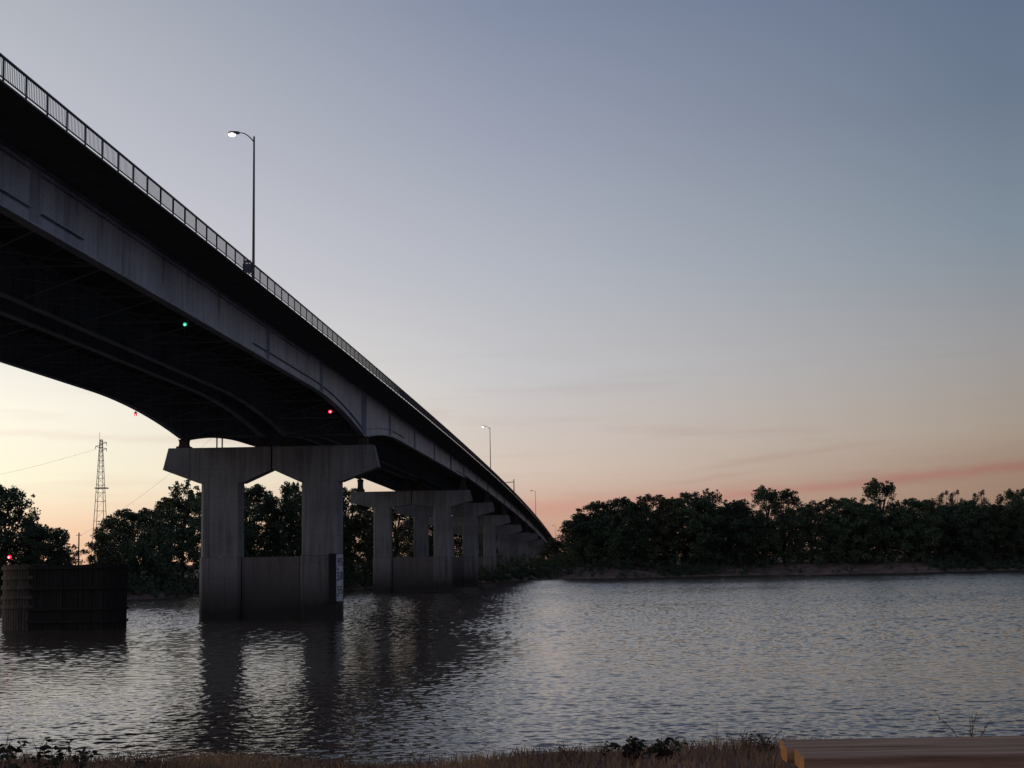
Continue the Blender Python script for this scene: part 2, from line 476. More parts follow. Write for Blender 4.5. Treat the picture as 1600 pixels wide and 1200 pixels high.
def build_water():
    t1 = np.linspace(-0.45, 0.45, 1060)
    side = np.geomspace(0.47, 8.0, 22)
    T = np.concatenate([-side[::-1], t1, side]).astype(np.float32)
    Y = np.concatenate([1 / np.linspace(1 / 13.0, 1 / 37.0, 40, endpoint=False), 1 / np.linspace(1 / 37.0, 1 / 110.0, 800, endpoint=False),
                        np.arange(110.0, 452.0, 0.3), np.geomspace(452.5, 4000, 14)]).astype(np.float32)
    dY = np.abs(np.gradient(Y))
    XX = T[None, :] * Y[:, None]; YY = np.repeat(Y[:, None], len(T), 1)
    Z = np.zeros_like(XX)
    rng = np.random.default_rng(5)
    n = 100
    lam = np.geomspace(0.24, 1.9, n) * rng.uniform(0.93, 1.07, n)
    gust = 0.85 + 0.35 * np.sin(XX * 0.05 + YY * 0.021 + 0.6) * np.sin(YY * 0.045 - XX * 0.017) + 0.15 * np.sin(XX * 0.13 + 2) * np.sin(YY * 0.11)
    inner = np.abs(T) < 0.46
    for k in range(n):
        th = math.radians(rng.normal(-14, 36))           # travel direction from -y
        kx, ky = math.sin(th), -math.cos(th)
        K = 2 * math.pi / lam[k]
        slope = 0.0155 if lam[k] < 0.8 else 0.0085
        a = slope / K
        wgt = sm((lam[k] / (dY * abs(math.cos(th)) + 1e-6) - 2.2) / 2.0)[:, None]
        if wgt.max() <= 0: continue
        ph = K * (kx * XX + ky * YY) + rng.uniform(0, 6.28)
        Z += a * wgt * (np.sin(ph) + 0.22 * np.sin(2 * ph + 1.2))
    Z *= gust * (1.0 + CHOP * sm((Y - 62.0) / 110.0))[:, None]      # sheltered margin, choppier mid-river
    Z[:, ~inner] = 0
    ny, nx = XX.shape
    i = np.arange(ny - 1)[:, None] * nx + np.arange(nx - 1)[None, :]
    F = np.stack([i, i + 1, i + 1 + nx, i + nx], -1).reshape(-1, 4)
    m = bpy.data.materials.new('river water'); m.use_nodes = True
    nt = m.node_tree; N = nt.nodes; L = nt.links; b = N['Principled BSDF']
    b.inputs['Base Color'].default_value = (0.062, 0.046, 0.037, 1)
    tcg = N.new('ShaderNodeNewGeometry'); sy = N.new('ShaderNodeSeparateXYZ'); L.new(tcg.outputs['Position'], sy.inputs[0])
    rr = N.new('ShaderNodeMapRange'); rr.inputs['From Min'].default_value = 80; rr.inputs['From Max'].default_value = 260
    rr.inputs['To Min'].default_value = 0.07; rr.inputs['To Max'].default_value = 0.17      # open mid-river chop is rougher than the sheltered margin
    L.new(sy.outputs['Y'], rr.inputs['Value']); L.new(rr.outputs[0], b.inputs['Roughness'])
    b.inputs['IOR'].default_value = 1.33
    tc = N.new('ShaderNodeTexCoord')

    def nz(sc, st, det):
        mp = N.new('ShaderNodeMapping'); mp.inputs['Scale'].default_value = st; mp.inputs['Rotation'].default_value = (0, 0, math.radians(13))
        q = N.new('ShaderNodeTexNoise'); q.inputs['Scale'].default_value = sc; q.inputs['Detail'].default_value = det
        L.new(tc.outputs['Object'], mp.inputs['Vector']); L.new(mp.outputs[0], q.inputs['Vector']); return q
    a = nz(3.2, (0.55, 1.25, 1), 3); c = nz(0.45, (0.4, 1.2, 1), 3)
    s = N.new('ShaderNodeMath'); s.operation = 'MULTIPLY_ADD'; s.inputs[1].default_value = 4.0
    L.new(c.outputs['Fac'], s.inputs[0]); L.new(a.outputs['Fac'], s.inputs[2])
    bp = N.new('ShaderNodeBump'); bp.inputs['Strength'].default_value = 1.0; bp.inputs['Distance'].default_value = 0.009
    L.new(s.outputs[0], bp.inputs['Height']); L.new(bp.outputs[0], b.inputs['Normal'])
    o = np_mesh('water', np.stack([XX, YY, Z], -1).reshape(-1, 3), F, m, smooth=True)
    props(o, 'wide rippled river reflecting the evening sky', 'water', kind='structure')


build_water()


# ------------------------------------------------------------------ bridge
def zd(y): return H + 18.62206 + 0.0086302 * y - 3.02335e-5 * y * y


def BX(y, t): return -t + M_ * y


PIERS = [159.0, 277.35, 336.93, 396.5, 456.1, 515.7, 575.2, 634.8, 694.4, 754.0]
Y0, Y1 = -70.0, 860.0
TE, TF = 23.0, 49.2
GT = [26.10, 34.55, 37.15, 46.1]


def depth(y):
    if y <= 130: return 3.30
    if y <= 158: return 3.30 + 2.05 * ((y - 130) / 28.0) ** 1.9
    if y <= 160.2: return 5.35
    if y <= 186: return 3.5 + 1.85 * (1 - (y - 160.2) / 25.8) ** 1.9
    if y <= 278.01: return 3.5 - 0.62 * (y - 186) / 91.3
    return 2.35


bridge = empty('road_bridge', (BX(159, 36), 159, 0),
               'long grey twin-girder road bridge on tall concrete piers crossing the river', 'bridge')


def stations(a, b, step):
    n = max(2, int(round((b - a) / step)) + 1)
    return list(np.linspace(a, b, n))


def deck_section(y):
    z = zd(y)
    prof = [(TE, 0.0), (25.1, 0.0), (25.15, -0.18), (35.2, -0.10), (35.25, 0.35), (36.75, 0.35), (36.8, -0.10), (47.0, -0.18), (47.05, 0.0), (TF, 0.0),
            (TF, -0.09), (46.6, -0.33), (45.6, -0.33), (26.6, -0.33), (25.6, -0.33), (TE, -0.09)]
    return [(BX(y, t), y, z + dz) for t, dz in prof]


mb = MB(); mb.sweep([deck_section(y) for y in stations(Y0, Y1, 6)]); mb.build('deck', SOFFIT, bridge)
mb = MB()
for a, b in ((25.16, 35.19), (36.81, 46.99)):
    mb.sweep([[(BX(y, a), y, zd(y) - 0.176), (BX(y, b), y, zd(y) - 0.10 if a < 30 else zd(y) - 0.176), (BX(y, b), y, zd(y) - 0.095 + (0 if a < 30 else -0.076)), (BX(y, a), y, zd(y) - 0.17 + (0.0 if a < 30 else 0.075))] for y in stations(Y0, Y1, 8)])
mb.build('road_surface', ASPH, bridge)


def long_plate(mb, y0, y1, t0, t1, dz0, dz1, step=3.0, frombot=False):
    """plate along the bridge between offsets t0..t1 and heights dz0..dz1 (from deck, or from girder bottom)"""
    secs = []
    for y in stations(y0, y1, step):
        base = zd(y) - depth(y) if frombot else zd(y)
        secs.append([(BX(y, t0), y, base + dz0), (BX(y, t1), y, base + dz0), (BX(y, t1), y, base + dz1), (BX(y, t0), y, base + dz1)])
    mb.sweep(secs)


def ysteps():
    a = stations(Y0, 129, 12) + stations(131, 157.8, 1.5) + [158.6, 159.4, 160.2] + stations(161.2, 187, 1.5) + stations(193, 278.0, 8)
    return a, stations(278.02, Y1, 10)


for gi, t in enumerate(GT):
    near_face = t
    for part_i, ss in enumerate(ysteps()):
        mb = MB()
        th = 0.04
        mb.sweep([[(BX(y, t), y, zd(y) - depth(y) + 0.07), (BX(y, t + th), y, zd(y) - depth(y) + 0.07), (BX(y, t + th), y, zd(y) - 0.36), (BX(y, t), y, zd(y) - 0.36)] for y in ss])
        g = mb.build('girder', STEEL, bridge)
        mf = MB()
        mf.sweep([[(BX(y, t - 0.28), y, zd(y) - depth(y)), (BX(y, t + 0.32), y, zd(y) - depth(y)), (BX(y, t + 0.32), y, zd(y) - depth(y) + 0.068), (BX(y, t - 0.28), y, zd(y) - depth(y) + 0.068)] for y in ss])
        mf.build('bottom_flange', STEEL, g)
        mf = MB()
        mf.sweep([[(BX(y, t - 0.24), y, zd(y) - 0.358), (BX(y, t + 0.28), y, zd(y) - 0.358), (BX(y, t + 0.28), y, zd(y) - 0.332), (BX(y, t - 0.24), y, zd(y) - 0.332)] for y in ss])
        mf.build('top_flange', STEEL, g)
        if gi == 0 and part_i == 0:
            # outer face details
            def vstiff(y, w, th_=0.04, name='stiffener'):
                m_ = MB()
                z0 = zd(y) - depth(y) + 0.075; z1 = zd(y) - 0.37
                m_.hexa([(BX(y, t), y - th_ / 2, z0), (BX(y, t - w) , y - th_ / 2, z0), (BX(y, t - w), y + th_ / 2, z0), (BX(y, t), y + th_ / 2, z0),
                         (BX(y, t), y - th_ / 2, z1), (BX(y, t - w), y - th_ / 2, z1), (BX(y, t - w), y + th_ / 2, z1), (BX(y, t), y + th_ / 2, z1)])
                m_.build(name, STEEL, g)
            for y in (112.4, 134.4, 179.0, 203.3, 228.0, 253.3): vstiff(y, 0.21)
            for y in (18.0, 42.0): vstiff(y, 0.21)
            for y in (158.3, 159.7): vstiff(y, 0.27, 0.06, 'bearing_stiffener')
            for y in (276.9,): vstiff(y, 0.27, 0.06, 'bearing_stiffener')
            # longitudinal stiffeners cast the dark lines on the web
            for (a, b, dz, fb) in ((Y0, 64.6, 0.80, True), (66.0, 71.5, 0.80, True), (107.5, 112.3, 0.78, True), (112.6, 158.1, 0.80, True), (159.9, 178.8, 0.85, True), (179.2, 193.0, 0.80, True),
                                   (262.0, 276.5, 0.55, True), (Y0, 64.6, -0.66, False), (66.0, 128.5, -0.66, False), (176.5, 276.0, -0.66, False)):
                m_ = MB(); long_plate(m_, a, b, t - 0.17, t, dz, dz + 0.025, 2.0, fb); m_.build('long_stiffener', STEEL, g)
            # bolted splices
            for ys_, hw in ((65.3, 0.55), (112.4, 0.0)):
                if hw == 0: continue
                m_ = MB(); z0 = zd(ys_) - depth(ys_) + 0.12; z1 = zd(ys_) - 0.42
                m_.hexa([(BX(ys_ - hw, t), ys_ - hw, z0), (BX(ys_ - hw, t - 0.03), ys_ - hw, z0), (BX(ys_ + hw, t - 0.03), ys_ + hw, z0), (BX(ys_ + hw, t), ys_ + hw, z0),
                         (BX(ys_ - hw, t), ys_ - hw, z1), (BX(ys_ - hw, t - 0.03), ys_ - hw, z1), (BX(ys_ + hw, t - 0.03), ys_ + hw, z1), (BX(ys_ + hw, t), ys_ + hw, z1)])
                for r in range(26):
                    for q in range(7):
                        yy = ys_ - hw + 0.1 + q * (2 * hw - 0.2) / 6; zz = z0 + 0.08 + r * (z1 - z0 - 0.16) / 25
                        x = BX(yy, t - 0.03)
                        m_.box(x - 0.001, x + 0.035, yy - 0.025, yy + 0.025, zz - 0.025, zz + 0.025)
                m_.build('splice_plate', STEEL, g)
        if gi == 0 and part_i == 1:
            for y in [277.9] + PIERS[2:7]:
                m_ = MB(); z0 = zd(y) - depth(y) + 0.075; z1 = zd(y) - 0.37
                m_.box(BX(y, t), BX(y, t - 0.25), y - 0.04, y + 0.04, z0, z1); m_.build('bearing_stiffener', STEEL, g)
            for y in (307.0, 366.0, 426.0):
                m_ = MB(); z0 = zd(y) - depth(y) + 0.075; z1 = zd(y) - 0.37
                m_.box(BX(y, t), BX(y, t - 0.2), y - 0.02, y + 0.02, z0, z1); m_.build('stiffener', STEEL, g)

# cross frames and bottom lateral bracing between each pair of girders
FR = [159.0 - 9.3 * k for k in range(1, 21)][::-1] + [159.0] + [159.0 + 9.1 * k for k in range(1, 14)]
PAIRS = ((GT[0] + 0.02, GT[1] + 0.02), (GT[2] + 0.02, GT[3] + 0.02))
for (ta, tb) in PAIRS:
    lat = MB()
    for i, y in enumerate(FR):
        zb = zd(y) - depth(y) + 0.25; zt = zd(y) - 0.62
        if y > 30:
            m_ = MB(); mid = (BX(y, (ta + tb) / 2), y, zb)
            m_.bar((BX(y, ta), y, zb), (BX(y, tb), y, zb), 0.12); m_.bar((BX(y, ta), y, zt), (BX(y, tb), y, zt), 0.12)
            m_.bar((BX(y, ta), y, zt), mid, 0.11); m_.bar((BX(y, tb), y, zt), mid, 0.11)
            m_.build('cross_frame', BRACE, bridge)
        if i < len(FR) - 1:
            y2 = FR[i + 1]; zb2 = zd(y2) - depth(y2) + 0.13; zb1 = zb - 0.12
            lat.bar((BX(y, ta), y, zb1), (BX(y2, tb), y2, zb2), 0.16, 0.03)
            lat.bar((BX(y, tb), y, zb1 + 0.05), (BX(y2, ta), y2, zb2 + 0.05), 0.16, 0.03)
    lat.build('lateral_bracing', BRACE, bridge)

# piers
CAPZ = {0: 18.95, 1: 19.5, 2: 19.35, 3: 18.2, 4: 16.9, 5: 15.4}


CONCB = panel_mat('stained column base concrete', (0.24, 0.235, 0.24), (0.125, 0.12, 0.125), 0.9, stain=True, joints=True)


def bevel_poly(x0, x1, y0, y1, z0, z1, c, mb_, taper=0.0):
    """column with chamfered corners"""
    def ring(z, g):
        a0, a1, b0, b1 = x0 - g, x1 + g, y0 - g, y1 + g
        return [(a0 + c, b0, z), (a1 - c, b0, z), (a1, b0 + c, z), (a1, b1 - c, z), (a1 - c, b1, z), (a0 + c, b1, z), (a0, b1 - c, z), (a0, b0 + c, z)]
    mb_.sweep([ring(z0, taper), ring(z1, 0)])


for pi, py in enumerate(PIERS):
    gb = zd(py) - (depth(py) if pi != 1 else 2.87)
    ct = CAPZ.get(pi, gb - 1.2)
    ct = min(ct, gb - 0.55)
    dz = ct - 18.95
    pr = empty('pier', (BX(py, 36.2), py, 0)); pr.parent = bridge
    pr.location = (BX(py, 36.2) - bridge.location[0], py - bridge.location[1], 0)
    gz = min(float(ground_z(BX(py, 36), py)) - 1.0, -2.0) if py < 420 else float(ground_z(BX(py, 36), py)) - 1.0
    jz = H + 0.72
    y0, y1 = py - 1.2, py + 1.3
    slim = pi > 0                    # the approach piers have slimmer columns and shallower caps
    zc = 15.0 + dz if not slim else ct - 3.1
    for (ta, tb) in (((43.96, 39.57), (32.84, 28.52)) if not slim else ((43.55, 40.1), (31.97, 28.52))):
        m_ = MB()
        bevel_poly(BX(py, ta), BX(py, tb), y0, y1, jz + 0.03, zc + 0.02, 0.30, m_)
        m_.build('column', CONC, pr)
        m_ = MB()
        bevel_poly(BX(py, ta) - 0.12, BX(py, tb) + 0.03, y0 - 0.08, y1 + 0.08, gz, jz, 0.32, m_)
        m_.build('column_base', CONCB, pr)
    m_ = MB(); m_.box(BX(py, 39.44 if not slim else 39.98), BX(py, 32.95 if not slim else 32.1), y0 + 0.35, y1 - 0.35, gz, jz - 0.05); m_.build('web_wall', CONCW, pr)
    za, zt = (16.40 + dz, 16.55 + dz) if not slim else (ct - 2.55, ct - 2.0)
    co, ci, cj, ck = (44.15, 39.35, 33.05, 28.35) if not slim else (43.75, 39.9, 32.17, 28.35)
    halves = ([(47.6, ct), (48.2, zt), (co, zc), (ci, zc), (36.22, za), (36.22, ct)],
              [(36.06, ct), (36.06, za), (cj, zc), (ck, zc), (24.3, zt), (24.85, ct)])
    for poly in halves:
        m_ = MB(); m_.prism([(BX(py, t), z) for t, z in poly], y0 - 0.03, y1 + 0.03); m_.build('pier_cap', CONC, pr)
    for t in GT:
        x = BX(py, t + 0.02)
        m_ = MB()
        hb = gb - ct
        m_.box(x - 0.75, x + 0.75, py - 0.75, py + 0.75, ct, ct + 0.22 * hb)
        m_.prism([(x - 0.6, ct + 0.22 * hb), (x + 0.6, ct + 0.22 * hb), (x + 0.5, ct + 0.45 * hb), (x + 0.5, ct + 0.7 * hb), (x + 0.6, ct + 0.985 * hb), (x - 0.6, ct + 0.985 * hb), (x - 0.5, ct + 0.7 * hb), (x - 0.5, ct + 0.45 * hb)], py - 0.42, py + 0.42)
        m_.build('bearing', BEAR, pr)

m_ = MB()
for dt in (0, 0.62):
    yy = 166.0; x = BX(yy, 44.35 - dt)
    m_.tube([(x, yy, zd(yy) - 0.4), (x, yy, 19.35 - dt * 0.3)], 0.085, 8)
m_.build('drain_pipe', BRACE, bridge)

# railing on the near edge
PS, P0 = 2.25349, 54.27
mb = MB(); posts_far = MB(); RH = 1.035
tr = TE + 0.045
k0, k1 = -30, 330
for (dz, w, h) in ((RH - 0.045, 0.085, 0.09), (0.15, 0.05, 0.045)):
    mb.sweep([[(BX(y, tr + w / 2), y, zd(y) + dz - h / 2), (BX(y, tr - w / 2), y, zd(y) + dz - h / 2), (BX(y, tr - w / 2), y, zd(y) + dz + h / 2), (BX(y, tr + w / 2), y, zd(y) + dz + h / 2)] for y in stations(P0 + PS * k0, P0 + PS * k1, 6)])
for k in range(k0, k1):
    ya = P0 + PS * k
    for j in range(1, 13):
        y = ya + PS * j / 13
        x = BX(y, tr); z = zd(y)
        mb.box(x - 0.011, x + 0.011, y - 0.011, y + 0.011, z + 0.15, z + RH - 0.06)
railing = mb.build('railing', RAIL, bridge)
pm = None
for k in range(k0, k1 + 1):
    y = P0 + PS * k; x = BX(y, tr); z = zd(y)
    if -3 <= k < 96:
        if pm is None:
            q = MB(); q.box(x - 0.032, x + 0.032, y - 0.03, y + 0.03, z - 0.05, z + RH - 0.02)
            pm = q.build('railing_post', RAIL, railing); px0 = (x, y, z)
        else:
            o = pm.copy(); C.objects.link(o); o.parent = railing
            o.location = (x - px0[0], y - px0[1], z - px0[2])
    else:
        posts_far.box(x - 0.032, x + 0.032, y - 0.03, y + 0.03, z - 0.05, z + RH - 0.02)
posts_far.build('railing_post', RAIL, railing, kind='stuff')


# ------------------------------------------------------------------ lamps on the bridge
def make_lamp(lit):
    r = empty('street_lamp', (0, 0, 0))
    p = MB(); p.tube([(0, 0, -0.2), (0, 0, 0.5), (0, 0, 10.3)], [0.105, 0.1, 0.062], 10); p.build('pole', POLE, r, smooth=False)
    p = MB(); p.tube([(0, 0, 9.9), (-0.18, 0, 10.12), (-0.42, 0, 10.36), (-0.66, 0, 10.52), (-0.92, 0, 10.58), (-1.05, 0, 10.585)], [0.045, 0.042, 0.038, 0.035, 0.033, 0.033], 8); p.build('arm', POLE, r)
    hd = MB()
    hd.sweep([[(x, -w, 10.585 - h), (x, w, 10.585 - h), (x, w * 0.8, 10.585 + h), (x, -w * 0.8, 10.585 + h)] for x, w, h in ((-1.0, 0.05, 0.045), (-1.06, 0.09, 0.08), (-1.32, 0.13, 0.10), (-1.62, 0.14, 0.095), (-1.78, 0.08, 0.05))])
    h_ = hd.build('lamp_head', POLE, r)
    q = MB(); q.sphere((0, 0, 0), 0.2, 14, 9, 0.8); q.v = [(-1.53 + x * 1.35, y * 0.85, 10.465 + z) for x, y, z in q.v]; q.build('lens', LAMPON if lit else LAMPOFF, h_, smooth=True)
    return r


LAMPS = [(96.3, True, 'lit street lamp on the bridge edge, nearest and tallest, beside a small road sign', None),
         (311.2, True, 'lit street lamp halfway along the bridge with a small round glow', None),
         (533.0, False, 'unlit thin street lamp far along the bridge just past the bare signal arm', None),
         (776.0, False, 'farthest faint street lamp at the far end of the bridge by the trees', None)]
lamp_on = make_lamp(True); lamp_off = make_lamp(False)
first = {True: lamp_on, False: lamp_off}
for y, lit, lab, _ in LAMPS:
    r = first[lit]
    if r is None: r = copy_tree(lamp_on if lit else lamp_off)
    first[lit] = None
    r.location = (BX(y, TE + 0.32), y, zd(y))
    props(r, lab, 'street lamp', 'street lamps along the bridge')

# road sign by the nearest lamp (seen from behind)
sx, sy = BX(95.2, TE + 0.45), 95.2
sg = empty('road_sign', (sx, sy, zd(sy)), 'small road sign seen from behind beside the nearest bridge lamp', 'road sign')
q = MB(); q.box(sx - 0.32, sx + 0.30, sy - 0.012, sy + 0.012, zd(sy) + 0.42, zd(sy) + 1.06); q.build('panel', SIGNBACK, sg)
q = MB(); q.box(sx - 0.26, sx + 0.24, sy - 0.012, sy + 0.012, zd(sy) + 1.13, zd(sy) + 1.30); q.build('upper_plate', SIGNBACK, sg)
for dx in (-0.17, 0.05):
    q = MB(); q.box(sx + dx - 0.025, sx + dx + 0.025, sy + 0.014, sy + 0.06, zd(sy) - 0.05, zd(sy) + 1.28); q.build('post', SIGNBACK, sg)

# cantilever arm farther along
cy = 394.3; cx_ = BX(cy, TE + 0.15); cz = zd(cy)
cg = empty('cantilever_mast', (cx_, cy, cz), 'dark mast with a bare horizontal arm reaching over the far roadway of the bridge', 'mast')
q = MB(); q.tube([(cx_, cy, cz - 0.1), (cx_, cy, cz + 4.55)], [0.16, 0.12], 10); q.build('post', POLE, cg)
q = MB(); q.tube([(cx_, cy, cz + 3.75), (cx_ - 3.0, cy, cz + 3.62), (cx_ - 6.0, cy, cz + 3.5)], [0.1, 0.085, 0.07], 8); q.build('arm', POLE, cg)
q = MB(); q.box(cx_ - 4.2, cx_ - 3.75, cy - 0.15, cy + 0.15, cz + 3.0, cz + 3.5); q.build('signal_box', SIGNBACK, cg)


# ------------------------------------------------------------------ navigation lights
def nav_light(name, lens_m, core_m, top, pos, label, group=None, r=0.17):
    rt = empty(name, pos, label, 'navigation light', group)
    x, y, z = pos
    q = MB(); q.tube([(x, y, z + 0.16), (x, y, top)], 0.035, 6); q.build('hanger', BRACE, rt)
    q = MB(); q.tube([(x, y, z + 0.12), (x, y, z + 0.24), (x, y, z + 0.30)], [0.16, 0.14, 0.05], 10); q.build('hood', BRACE, rt)
    q = MB(); q.sphere((x, y, z), r, 12, 8, 0.9); l_ = q.build('lens', lens_m, rt, smooth=True)
    q = MB(); q.sphere((x + 0.015, y - r * 0.75, z - 0.03), r * 0.42, 10, 7); q.build('bulb', core_m, l_, smooth=True)
    return rt


nav_light('navigation_light', GREEN, GREENC, zd(98.4) - 3.28, (-22.81, 98.42, 16.66 + H), 'green navigation light hanging under the middle of the near bridge span', r=0.13)
nav_light('navigation_light', RED, REDC, zd(144) - depth(144) + 0.02, (-18.55, 144.3, 15.19 + H), 'red navigation light hanging below the near girder beside the tall pier', 'red navigation lights under the span', r=0.2)
nav_light('navigation_light', RED, REDC, zd(140.1) - depth(140) + 0.02, (-37.35, 140.5, 14.80 + H), 'red navigation light on the far girder against the bright sunset sky', 'red navigation lights under the span', r=0.16)

# ------------------------------------------------------------------ clearance gauge on the first pier
SEG = {'4': ['l1', 'm', 'r1', 'r2'], '5': ['t', 'l1', 'm', 'r2', 'b'], '0': ['t', 'l1', 'l2', 'r1', 'r2', 'b']}
gx, gy = BX(157.9, 28.52) - 0.42, 157.25
ang = math.radians(60)          # board turned mostly towards the channel
gg = empty('clearance_gauge', (gx, gy, 0), 'tall white clearance gauge board with numbers 45, 50 and 55 on the first pier', 'gauge')
dx_, dy_ = math.cos(ang), -math.sin(ang)     # board width direction seen from above


def gp(u, d, z):
    # u along the board, d outward from its face
    nx, ny = math.sin(ang), -math.cos(ang)
    return (gx + 0.05 + u * math.cos(ang) + d * nx, gy + u * math.sin(ang) + d * ny, z)


def gbox(mb_, u0, u1, d0, d1, z0, z1, mi=0):
    mb_.hexa([gp(u0, d1, z0), gp(u1, d1, z0), gp(u1, d0, z0), gp(u0, d0, z0), gp(u0, d1, z1), gp(u1, d1, z1), gp(u1, d0, z1), gp(u0, d0, z1)], mi)


# face looks towards the camera side of the river: width 1.15 m, foreshortened
W_ = 1.15
zt_, zb_ = H + 0.80, H - 4.28
q = MB(); gbox(q, 0.0, W_, 0.0, 0.05, zb_, zt_); brd = q.build('board', PLATE, gg)
q = MB(); q.box(gx - 0.72, gx + 0.03, gy - 0.25, gy + 0.35, zb_ - 0.1, zt_ + 0.12); q.build('side_frame', DARKBOX, gg)
q = MB()


def digit(ch, u, z, w, h, s=0.11):
    for sgm in SEG[ch]:
        if sgm == 't': gbox(q, u, u + w, 0.052, 0.056, z + h - s, z + h)
        if sgm == 'm': gbox(q, u, u + w, 0.052, 0.056, z + h / 2 - s / 2, z + h / 2 + s / 2)
        if sgm == 'b': gbox(q, u, u + w, 0.052, 0.056, z, z + s)
        if sgm == 'l1': gbox(q, u, u + s * 1.3, 0.0525, 0.0565, z + h / 2, z + h)
        if sgm == 'l2': gbox(q, u, u + s * 1.3, 0.0525, 0.0565, z, z + h / 2)
        if sgm == 'r1': gbox(q, u + w - s * 1.3, u + w, 0.0525, 0.0565, z + h / 2, z + h)
        if sgm == 'r2': gbox(q, u + w - s * 1.3, u + w, 0.0525, 0.0565, z, z + h / 2)


for txt, yc in (('45', 878.5), ('50', 900.5), ('55', 922.5)):
    zc_ = H + 0.80 - (yc - 867) / 73.0 * 5.08
    digit(txt[0], 0.2, zc_ - 0.42, 0.36, 0.84); digit(txt[1], 0.72, zc_ - 0.42, 0.36, 0.84)
for yc in (890, 907.5, 931):
    zc_ = H + 0.80 - (yc - 867) / 73.0 * 5.08
    gbox(q, 0.0, 0.45, 0.0515, 0.0555, zc_ - 0.05, zc_ + 0.05)
q.build('numbers', INK, brd)

# ------------------------------------------------------------------ timber pier fender on the left
fx0, fx1, fy0, fy1 = -47.6, -37.9, 140.4, 149.0
fd = empty('pier_fender', ((fx0 + fx1) / 2 - 1, 144, 0), 'black timber-walled pier fender with a rounded grey pile end standing in the water', 'fender')
plan = [(-47.6, 140.4)]
for i in range(1, 27): plan.append((-47.6 + 7.4 * i / 26, 140.4))
for i in range(1, 15):
    a_ = math.radians(-90 + 130 * i / 14); plan.append((-40.2 + 1.75 * math.cos(a_), 142.15 + 1.75 * math.sin(a_)))
plan += [(-40.2, 144.2), (-44, 144.6), (-47.6, 144.8)]
q = MB()
for i, (p0, p1) in enumerate(zip(plan[:-1], plan[1:])):
    p0 = np.array(p0); p1 = np.array(p1); d = (p1 - p0); L_ = np.linalg.norm(d); d /= L_
    nrm_ = np.array((d[1], -d[0])); j = random.uniform(-0.05, 0.05)
    tz = 6.36 - 0.12 * min(1, i / 26) + random.uniform(-0.05, 0.05)
    a0 = p0 + d * 0.012 + nrm_ * j; a1 = p1 - d * 0.012 + nrm_ * j; b1 = a1 - nrm_ * 0.3; b0 = a0 - nrm_ * 0.3
    q.hexa([(*a0, -2), (*a1, -2), (*b1, -2), (*b0, -2), (*a0, tz), (*a1, tz), (*b1, tz), (*b0, tz)])
q.build('timber_wall', CREO, fd)
q = MB(); cpl = [(-47.5, 140.75), (-40.3, 140.75), (-39.2, 141.3), (-38.85, 142.2), (-39.4, 143.4), (-40.3, 143.9), (-44, 144.2), (-47.5, 144.4)]
q.sweep([[(x, y, -2) for x, y in cpl], [(x, y, 6.15) for x, y in cpl]]); q.build('core', CREO, fd)
for z in (5.9, 3.9, 1.9, 0.7):
    q = MB()
    for p0, p1 in zip(plan[:37], plan[1:38]):
        p0 = np.array(p0); p1 = np.array(p1); d = p1 - p0; d /= np.linalg.norm(d); nrm_ = np.array((d[1], -d[0])) * 0.14
        q.bar((*(p0 + nrm_), z + .1), (*(p1 + nrm_), z + .1), 0.15, 0.22)
    q.build('wale', CREO, fd)
q = MB(); cxp, cyp, rp = -48.3, 142.6, 2.2
for i in range(26):
    a = math.radians(90 + 180 * (i + .5) / 26 + 20)
    x = cxp + rp * math.cos(a); y = cyp + rp * math.sin(a)
    q.tube([(x, y, -2), (x, y, 6.4 + random.uniform(-.05, .05))], 0.17, 7)
for i in range(5):
    a = math.radians(290 + 12 * i); x = cxp + rp * math.cos(a); y = cyp + rp * math.sin(a)
    q.tube([(x, y, -2), (x, y, 6.38)], 0.17, 7)
q.tube([(cxp, cyp, -2), (cxp, cyp, 6.3)], 2.12, 20)
pc = q.build('pile_cluster', OLDWOOD, fd)
for z in (6.05, 5.1, 4.15, 3.2, 2.3):
    q = MB(); pts = []
    for i in range(17):
        a = math.radians(110 + 200 * i / 16)
        pts.append((cxp + (rp + 0.25) * math.cos(a), cyp + (rp + 0.25) * math.sin(a), z))
    for a_, b_ in zip(pts[:-1], pts[1:]): q.bar(a_, b_, 0.16, 0.34)
    q.build('band', OLDWOOD, pc)
bx, by, bz = -49.75, 141.2, 6.32
bl = empty('beacon_light', (bx, by, bz), 'red beacon light on a short post atop the timber fender', 'navigation light')
q = MB(); q.tube([(bx, by, bz), (bx, by, bz + 0.62)], 0.05, 8); q.build('post', DARKBOX, bl)
q = MB(); q.sphere((bx, by, bz + 0.82), 0.20, 12, 8, 0.9); l_ = q.build('lens', RED, bl, smooth=True)
q = MB(); q.sphere((bx, by - 0.15, bz + 0.79), 0.09, 10, 7); q.build('bulb', REDC, l_, smooth=True)

# ------------------------------------------------------------------ lattice tower, pole and wires
ty = 560.0; tx = -162.0
TW = empty('transmission_tower', (tx, ty, 4.0), 'slim steel lattice transmission tower rising above the trees at left', 'tower')


def tw_w(z): return 0.42 + (55.5 - z) * 0.0465      # half width


